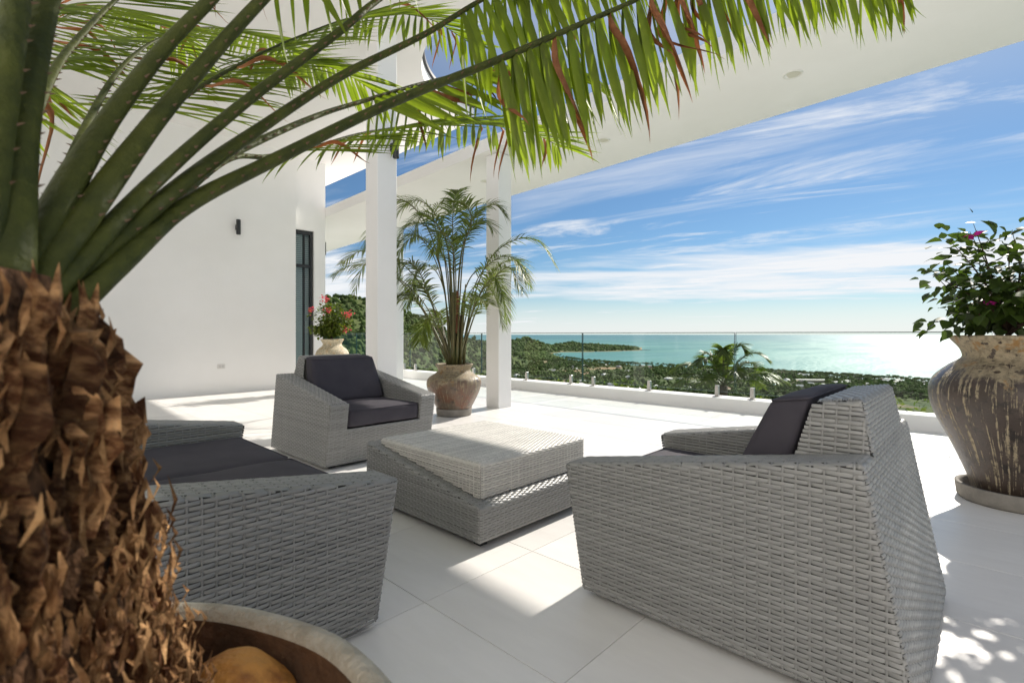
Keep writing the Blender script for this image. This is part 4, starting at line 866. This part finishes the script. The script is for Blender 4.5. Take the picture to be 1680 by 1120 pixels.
    LD = [leaflet_mesh('leaflet', M_dead, .12, .030, 2.4, 1.6, 10, .5), leaflet_mesh('leaflet', M_dead, .3, .026, -3.1, 2.4, 10, .7), leaflet_mesh('leaflet', M_dead, .05, .034, .8, .8, 10, .4)]
    mass = {0: MB(), 1: MB()}; count = 0
    arr = {me: ([v.co.copy() for v in me.vertices], [tuple(p.vertices) for p in me.polygons]) for me in LV + LD}
    for key, pts in FR.items():
        r0, st, hang, ln, gap, asobj, lw = FP[key]; P = [W(*p) for p in pts]; n = 64; C = catmull(P, n); Lc = [0]; r0 *= .73
        for i in range(n): Lc.append(Lc[-1] + (C[i+1]-C[i]).length)
        T = Lc[-1]; mb = MB(); rad = [max(.0022, r0*(1.12 - 1.0*(l/T)**.85)) for l in Lc]
        if len(P) > 0: C0 = C[0] - (C[1]-C[0]).normalized()*.10; mb.tube([C0] + C, [r0*1.3] + rad, 10, 0, .72)
        sp = MB()
        l = .10
        while l < T*st + .12:                     # spines on both edges of the stalk
            i = min(int(np.searchsorted(Lc, l)), n-1); t = (C[i+1]-C[i]).normalized(); sd_ = t.cross(Vector((0, 0, 1))).normalized()
            for sg in (-1, 1):
                d = (sd_*sg + t*.45 + Vector((0, 0, .15))).normalized(); o_ = C[i] + sd_*sg*rad[i]*.92; s2 = t*.0032; s3 = d.cross(t).normalized()*.0026; h_ = rng.uniform(.007, .012)
                sp.add([o_+s2, o_+s3, o_-s2, o_-s3, o_ + d*h_], [(0,1,4), (1,2,4), (2,3,4), (3,0,4)])
            l += rng.uniform(.028, .045)
        f = mb.obj('frond', M_petiole, e, True); f.matrix_parent_inverse = Matrix.Translation(-base)
        s_ = sp.obj('spine_row', M_spine, f); s_['kind'] = 'stuff'
        l = T*st
        while l < T*.995:
            i = min(int(np.searchsorted(Lc, l)), n-1); t = (C[i+1]-C[i]).normalized(); sd_ = t.cross(Vector((0, 0, 1))).normalized(); up = sd_.cross(t); u = (l - T*st)/(T*(1-st))
            env = .55 + .45*math.sin(PI*min(1, .22 + u*.78)) if u < .8 else .95 - 1.9*(u-.8)
            for sg in (-1, 1):
                dead = rng.random() < (.22 if key == 'F1' and u < .55 else .10 if key in ('F', 'E', 'G') else .03)
                lat = sd_*sg*(1-hang*.72) + t*(.55 + .5*u)*(1-hang*.62) + up*.12*(1-hang) - Vector((0, 0, 1))*hang*1.05
                lat = (lat + Vector((rng.uniform(-.075, .075), rng.uniform(-.075, .075), rng.uniform(-.05, .05)))).normalized()
                me = rng.choice(LD if dead else LV); s = ln*env*rng.uniform(.85, 1.12)*(rng.uniform(.55, 1.0) if dead else 1); w = .36*lw*rng.uniform(.85, 1.15)*(1 if not dead else 1.1)
                nh = up if hang < .5 else (-t*.4 + sd_*sg)
                M = basis(lat, nh, C[i] + sd_*sg*rad[i]*.5, w, s)
                if asobj and count < 296:
                    o = bpy.data.objects.new('leaflet', me); COL.objects.link(o); o.parent = f; o.matrix_basis = M; count += 1
                    if dead: o['label'] = 'withered brown leaflet'
                else:
                    vs, fs = arr[me]; mass[1 if dead else 0].add([M @ v for v in vs], fs)
            l += gap*rng.uniform(.85, 1.12)
    me = MB(); o = mass[0]; o.add(mass[1].v, mass[1].f, 1); o = o.obj('leaflet_mass', [M_leafi, M_dead], e, True); o.matrix_parent_inverse = Matrix.Translation(-base); o['kind'] = 'stuff'
    # planter
    pc = W(-.618, .353); p = empty('cement_planter', pc, 0, 'wide weathered cement planter at the foot of the spiny palm', 'plant pot')
    Rr = .578; zt = .61
    mb = MB(); mb.lathe([(0, .0), (.36, .0), (.40, .08), (.50, .36), (.555, .52), (.574, .585), (Rr, zt-.012), (Rr-.008, zt-.002), (Rr-.024, zt+.003), (Rr-.038, zt-.003), (Rr-.043, zt-.014)], 120, wob=lambda a, z: .004*math.sin(5*a+3*z)+.003*math.sin(13*a)); mb.obj('bowl', M_rim, p, True)
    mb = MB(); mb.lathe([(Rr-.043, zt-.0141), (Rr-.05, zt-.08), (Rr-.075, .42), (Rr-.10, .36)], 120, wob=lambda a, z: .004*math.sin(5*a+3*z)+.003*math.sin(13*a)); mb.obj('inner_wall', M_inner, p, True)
    mb = MB(); mb.lathe([(0, .47), (.25, .465), (.40, .44), (.50, .40)], 60, wob=lambda a, z: .02*math.sin(4*a)+.02*math.sin(9*a+1)); mb.obj('soil', M_soil, p, True)
    lm = MB()
    for i in range(420):
        a = rng.uniform(0, 2*PI); q = .50*math.sqrt(rng.random()); x, y = q*math.cos(a), q*math.sin(a); zz = .475 - .10*max(0, q-.2) + rng.uniform(0, .012); d = Vector((rng.uniform(-1, 1), rng.uniform(-1, 1), rng.uniform(-.2, .35))).normalized(); w_ = d.cross(Vector((rng.uniform(-.4, .4), rng.uniform(-.4, .4), 1))).normalized()*rng.uniform(.002, .010); ln_ = rng.uniform(.012, .06); o_ = Vector((x, y, zz))
        lm.add([o_ - w_*.4, o_ + d*ln_*.5 - w_ + Vector((0, 0, .004)), o_ + d*ln_, o_ + d*ln_*.5 + w_], [(0, 1, 2, 3)])
    lm.obj('leaf_litter', M_fibre, p)['kind'] = 'stuff'
    def rock(name, X, D, z, s, m, lab, seed):
        bm = bmesh.new(); bmesh.ops.create_icosphere(bm, subdivisions=4, radius=1); r_ = random.Random(seed); ph = [r_.uniform(0, 6) for _ in range(6)]
        for v in bm.verts:
            c = v.co; k = 1 + .07*math.sin(3*c.x+ph[0])*math.sin(2.5*c.y+ph[1]) + .05*math.sin(5*c.z+ph[2]+2*c.x) + .015*math.sin(13*c.x+ph[3])*math.sin(11*c.y+ph[4]); v.co = Vector((c.x*s[0], c.y*s[1], c.z*s[2]))*k
        me = bpy.data.meshes.new(name); bm.to_mesh(me); bm.free(); me.polygons.foreach_set('use_smooth', [True]*len(me.polygons)); o = link(name, me, None, [m]); o.location = W(X, D, z); o.rotation_euler = (r_.uniform(-.2, .2), r_.uniform(-.2, .2), r_.uniform(0, 6)); tag(o, lab, 'stone')
    rock('stone', -.425, .765, .515, (.105, .085, .085), M_stone, 'large rounded orange stone lying in the cement planter', 3)
    rock('stone', -.30, .60, .455, (.07, .06, .05), M_stone2, 'small dull brown stone deep inside the cement planter', 9)
spiny_palm()
# ------------------------------------------------------------------ slender palm in the mid jar
AF = [
    [(-0.06, 0.00, 0.68), (-0.13, -0.05, 1.75), (-0.35, -0.15, 2.55), (-0.69, -0.25, 2.87), (-1.00, -0.30, 2.52), (-1.10, -0.30, 2.24)],
    [(-0.02, 0.00, 0.68), (-0.06, 0.05, 1.84), (-0.14, 0.10, 2.48), (-0.38, 0.15, 2.89), (-0.65, 0.20, 2.97), (-0.85, 0.20, 2.73)],
    [(0.03, 0.00, 0.68), (0.00, 0.00, 1.92), (-0.02, 0.00, 2.62), (-0.00, 0.10, 2.99), (0.04, 0.20, 3.12)],
    [(0.04, 0.00, 0.68), (0.06, 0.00, 1.75), (0.16, -0.05, 2.45), (0.36, -0.10, 2.75), (0.55, -0.10, 2.84), (0.68, -0.10, 2.73)],
    [(0.08, 0.00, 0.68), (0.23, 0.00, 1.46), (0.46, 0.00, 2.08), (0.79, 0.00, 2.37), (1.14, -0.05, 2.36), (1.40, -0.10, 1.99)],
    [(0.08, 0.00, 0.68), (0.28, -0.10, 1.33), (0.54, -0.25, 1.81), (0.76, -0.40, 1.95), (0.92, -0.50, 1.64)],
    [(-0.08, 0.00, 0.68), (-0.23, -0.10, 1.33), (-0.40, -0.30, 1.88), (-0.55, -0.45, 2.00), (-0.68, -0.50, 1.70)],
    [(-0.08, 0.00, 0.68), (-0.32, -0.10, 1.25), (-0.50, -0.20, 1.57), (-0.68, -0.30, 1.60), (-0.79, -0.35, 1.44)],
    [(0.00, 0.00, 0.68), (-0.22, 0.20, 2.03), (-0.51, 0.40, 2.49), (-0.80, 0.50, 2.41), (-0.94, 0.55, 1.98)],
    [(0.04, 0.00, 0.68), (0.12, 0.20, 1.68), (0.36, 0.30, 2.04), (0.62, 0.40, 1.79), (0.72, 0.45, 1.30)],
    [(0.04, 0.00, 0.68), (0.23, -0.20, 1.25), (0.34, -0.40, 1.56), (0.50, -0.60, 1.48)],
    [(-0.04, 0.00, 0.68), (-0.43, 0.30, 1.69), (-1.04, 0.70, 2.29), (-1.56, 0.95, 2.39), (-1.90, 1.05, 2.21)],
    [(-0.04, 0.00, 0.68), (-0.52, 0.35, 1.52), (-1.12, 0.70, 2.09), (-1.49, 0.95, 2.20), (-1.69, 1.00, 1.70)],
    [(0.00, 0.00, 0.68), (-0.03, -0.20, 2.05), (-0.17, -0.40, 2.50), (-0.35, -0.50, 2.61), (-0.43, -0.55, 2.30)],
    [(0.03, 0.00, 0.68), (0.14, -0.20, 2.14), (0.27, -0.40, 2.56), (0.18, -0.60, 2.74), (0.03, -0.70, 2.60)],
    [(-0.02, 0.00, 0.68), (-0.16, -0.20, 1.12), (-0.29, -0.40, 1.30), (-0.36, -0.55, 1.01)],
    [(0.06, 0.00, 0.68), (0.28, 0.10, 1.51), (0.58, 0.20, 2.03), (0.88, 0.30, 2.13), (1.05, 0.35, 1.78)],
    [(-0.01, 0.00, 0.68), (-0.15, 0.20, 2.11), (-0.34, 0.40, 2.76), (-0.19, 0.50, 3.05), (0.08, 0.50, 2.87)],
]

def feather(e, C, n_l, ln, wid, r0, m_leaf, m_stalk, start=.42, rng=random, droop=.25, name='frond'):
    n = 40; C = catmull(C, n); mb = MB(); mb.tube(C, [max(.0018, r0*(1-.85*i/n)) for i in range(n+1)], 6, 1)
    for k in range(n_l):
        u = start + (1-start)*(k+.5)/n_l; f = u*n; i = min(int(f), n-1); p = C[i].lerp(C[i+1], f-i); t = (C[i+1]-C[i]).normalized(); sd_ = t.cross(Vector((0, 0, 1)))
        if sd_.length < .05: sd_ = t.cross(Vector((1, 0, 0)))
        sd_.normalize(); up = sd_.cross(t); w_ = (u-start)/(1-start); env = (.5+.5*math.sin(PI*min(1, .2+w_*.8)))*(1 if w_ < .85 else 1-(w_-.85)*3.2)
        for sg in (-1, 1):
            d = (sd_*sg*.85 + t*(.55+.5*w_) + up*.22 + Vector((rng.uniform(-.18, .18), rng.uniform(-.18, .18), rng.uniform(-.2, .2)))).normalized(); L_ = ln*env*rng.uniform(.8, 1.15); nrm = sd_.cross(d)*sg
            x = d.cross(up).normalized(); vs = []
            for q in range(5):
                s = q/4; c = p + d*L_*s + Vector((0, 0, -1))*droop*L_*s*s; ww = wid*(.55, 1, .95, .6, .05)[q]; vs += [c - x*ww + up*ww*.35, c, c + x*ww + up*ww*.35]
            mb.add(vs, [g for q in range(4) for g in ((q*3, q*3+1, q*3+4, q*3+3), (q*3+1, q*3+2, q*3+5, q*3+4))], 0)
    o = mb.obj(name, [m_leaf, m_stalk], e, True); return o
def areca():
    rng = random.Random(12); c = W(-.792, 6.85); e = empty('slender_palm', (c.x, c.y, .64), 0, 'slender multi stemmed palm in the squat jar between the columns', 'palm tree')
    inv = Matrix.Translation((-c.x, -c.y, -.64))
    for pts in AF:
        o = feather(e, [W(-.792 + a, 6.85 + b, z) for a, b, z in pts], 38, .34, .0088, .012, M_areca, M_cane, .38, rng, .38); o.matrix_parent_inverse = inv
    for k in range(14):
        q = AF[k % len(AF)]; th = rng.uniform(-.5, .5) + (PI if rng.random() < .25 else 0); sc = rng.uniform(.72, .98)
        pts = [W(-.792 + (a*math.cos(th) - b*math.sin(th))*sc, 6.85 + (a*math.sin(th) + b*math.cos(th))*sc, .66 + (z-.66)*sc) for a, b, z in q]
        o = feather(e, pts, 34, .32, .0085, .010, M_areca, M_cane, .40, rng, .38); o.matrix_parent_inverse = inv
    for k in range(11):
        a = rng.uniform(0, 6.28); r = rng.uniform(.03, .13); x, y = r*math.cos(a), r*math.sin(a); h = rng.uniform(.5, 1.15); m = MB()
        m.tube([(x, y, 0), (x*1.35, y*1.35, h*.5), (x*1.9, y*1.9, h)], [.021, .016, .010], 8); m.obj('cane', M_cane, e, True)
    m = MB(); m.tube([(.0, -.05, 0), (.012, -.05, .25), (.01, -.05, .50)], [.034, .032, .03], 12); o = m.obj('cane', mat('green_cane', (.07, .10, .035), .45), e, True)
    m = MB(); m.tube([(.01, -.05, .47), (.012, -.052, .55), (.02, -.05, .80), (.022, -.05, 1.05)], [.034, .044, .032, .016], 12); o = m.obj('sheath', M_sheath, e, True); o['label'] = 'reddish brown sheath round the thickest stem'
areca()
def outer_palms():
    rng = random.Random(77)
    e = empty('fan_palm', W(5.90, 14.0, -.35), 0, 'leafy palm crown just outside the glass, left of the far armchair back', 'palm tree'); e['label'] = 'leafy palm crown rising right outside the glass balustrade'
    c = W(5.90, 14.0, -.35); inv = Matrix.Translation(-c)
    m = MB(); m.tube([(0, 0, -4.5), (0, 0, 0)], [.16, .12], 10); m.obj('trunk', M_bark, e, True)
    right, fwd = Vector((SA, -CA, 0)), Vector((CA, SA, 0))
    for a, ln, up, fw in ((-80, 1.35, .30, -.3), (-62, 1.4, .55, .2), (-40, 1.3, .8, -.4), (-22, 1.2, .95, .3), (-5, 1.3, 1.05, -.2), (12, 1.15, 1.0, .4), (24, 1.45, 1.0, 0), (42, 1.4, .85, -.3), (60, 1.35, .6, .3), (78, 1.4, .35, -.35), (-95, 1.2, .1, .5), (95, 1.2, .15, .4), (-50, 1.1, .4, -.9), (50, 1.1, .45, -.9), (0, 1.0, .6, -1.0)):
        d = right*math.sin(R(a)) + fwd*fw; pts = [c, c + d*ln*.35 + Vector((0, 0, ln*.55*up)), c + d*ln*.75 + Vector((0, 0, ln*.78*up)), c + d*ln*1.12 + Vector((0, 0, ln*(.78*up - .22 + .1*up)))]
        o = feather(e, pts, 46, .46, .019, .018, M_areca, M_cane, .20, rng, .35); o.matrix_parent_inverse = inv
    # planting strip against the outside of the kerb
    mb = MB()
    for i in range(5200):
        v = rng.uniform(-4, 17); u = 7.78 + abs(rng.gauss(0, .35)); z = .02 + .16*math.sin(v*2.3)*math.sin(v*.9+1) + rng.uniform(-.35, .14) - (u-7.78)*.15; s = rng.uniform(.02, .05); d = Vector((rng.uniform(-1, 1), rng.uniform(-1, 1), rng.uniform(-.3, 1))).normalized(); x = d.cross(Vector((rng.uniform(-1, 1), rng.uniform(-1, 1), .3))).normalized(); p = Vector((u, v, z))
        mb.add([p, p + d*s + x*s*.5, p + d*s*2, p + d*s - x*s*.5], [(0, 1, 2, 3)])
    tag(mb.obj('hedge', M_shrubi), kind='stuff')
outer_palms()
# ------------------------------------------------------------------ flowering shrubs
def leaf_mesh(m, fold=.25):
    mb = MB(); prof = [(0, .0), (.16, .30), (.40, .42), (.68, .27), (.88, .09), (1.0, .0)]; vs = []
    for y, w in prof:
        vs += [(-w, y, abs(w)*fold - .16*y*y), (0, y, -.16*y*y), (w, y, abs(w)*fold - .16*y*y)]
    mb.add(vs, [g for q in range(5) for g in ((q*3, q*3+1, q*3+4, q*3+3), (q*3+1, q*3+2, q*3+5, q*3+4))]); me = mb.mesh('leaf'); me.materials.append(m); return me, mb
def shrub(name, base, label, rx, rz_, zc, nleaf, nobj, size, m_leaf, m_mass, flowers, seed, lean=Vector((0, 0, 0)), trunk_r=.018):
    rng = random.Random(seed); e = empty(name, base, 0, label, 'shrub'); LM = [leaf_mesh(m_leaf, f) for f in (.1, .3, .5)]
    tips = []; mb = MB(); cen = Vector((0, 0, zc)) + lean
    mb.tube([(0, 0, -.06), (.005, .0, .05), (.0, .01, .12)], [trunk_r*1.3, trunk_r, trunk_r*.9], 8)
    nb = 34
    for k in range(nb):
        ph = 2*PI*k*.618; ct = rng.uniform(-.75, 1); st = math.sqrt(1-ct*ct); rr = rng.uniform(.75, 1.06) + .10*math.sin(3*ph+seed)
        tip = cen + Vector((st*math.cos(ph)*rx*rr, st*math.sin(ph)*rx*rr, ct*rz_*rr)); s = Vector((0, 0, rng.uniform(.03, .12))); midp = s.lerp(tip, .5) + Vector((rng.uniform(-.05, .05), rng.uniform(-.05, .05), rng.uniform(.0, .06)))*rx*2
        C = catmull([s, midp, tip], 10); mb.tube(C, [trunk_r*.5*(1-.085*i) for i in range(11)], 5); tips.append(C)
    mb.obj('stems', M_twig, e, True)
    mass = MB(); cnt = 0
    for i in range(nleaf):
        C = rng.choice(tips); t = rng.uniform(.32, 1.0); p = C[min(9, int(t*10))].lerp(C[min(10, int(t*10)+1)], rng.random()) + Vector((rng.gauss(0, 1), rng.gauss(0, 1), rng.gauss(0, .8)))*rx*.14
        out = (p - cen); out.z *= .6; out = out.normalized() if out.length > .01 else Vector((0, 0, 1)); d = (out*.8 + Vector((rng.uniform(-.7, .7), rng.uniform(-.7, .7), rng.uniform(-.75, .35)))).normalized()
        s = size*rng.uniform(.6, 1.25); me, lb = rng.choice(LM); M = basis(d, Vector((rng.uniform(-.5, .5), rng.uniform(-.5, .5), 1)), p, s, s)
        if cnt < nobj:
            o = bpy.data.objects.new('leaf', me); COL.objects.link(o); o.parent = e; o.matrix_basis = M; cnt += 1
        else: mass.add([M @ Vector(v) for v in lb.v], lb.f)
    if mass.n: o = mass.obj('leaf_mass', m_mass, e, True); o['kind'] = 'stuff'
    for fp, n, fr, fm in flowers:
        fb = MB(); fp = cen + Vector(fp)
        for i in range(n):
            p = fp + Vector((rng.gauss(0, fr), rng.gauss(0, fr), rng.gauss(0, fr*.8))); d = Vector((rng.uniform(-1, 1), rng.uniform(-1, 1), rng.uniform(-.5, 1))).normalized(); s = size*rng.uniform(.45, .75); M = basis(d, Vector((rng.uniform(-1, 1), rng.uniform(-1, 1), 1)), p, s, s)
            fb.add([M @ Vector(v) for v in LM[0][1].v], LM[0][1].f)
        fb.obj('flower_cluster', fm, e, True)['kind'] = 'stuff'
    return e
VR, VF = Vector((SA, -CA, 0)), Vector((CA, SA, 0))
def vv(a, b, c): return VR*a + VF*b + Vector((0, 0, c))
shrub('leafy_shrub', W(3.24, 3.27, 1.06), 'broad dark leafed shrub growing in the tall right hand jar', .47, .37, .38, 1250, 296, .074, M_shrub, mat('shrub_leaf_mass', (.038, .062, .013), .5, .4, island=.35, trans=(.33, (1.7, 1.9, .7))), [(vv(-.28, -.05, .30), 4, .010, M_magenta), (vv(-.20, -.1, -.16), 4, .008, M_magenta)], 21, vv(-.02, 0, 0))
shrub('flowering_shrub', W(-3.445, 9.6, .97), 'bushy green shrub with pink red flowers in the cream jar', .35, .34, .40, 2300, 0, .058, M_shrubi, M_shrubi, [(vv(-.10, -.12, .38), 50, .046, M_flower), (vv(-.37, -.1, .18), 34, .036, M_flower), (vv(.34, -.12, .10), 55, .046, M_flower), (vv(.02, -.32, .17), 26, .04, M_flower), (vv(.33, -.2, -.17), 16, .05, M_flower)], 44)
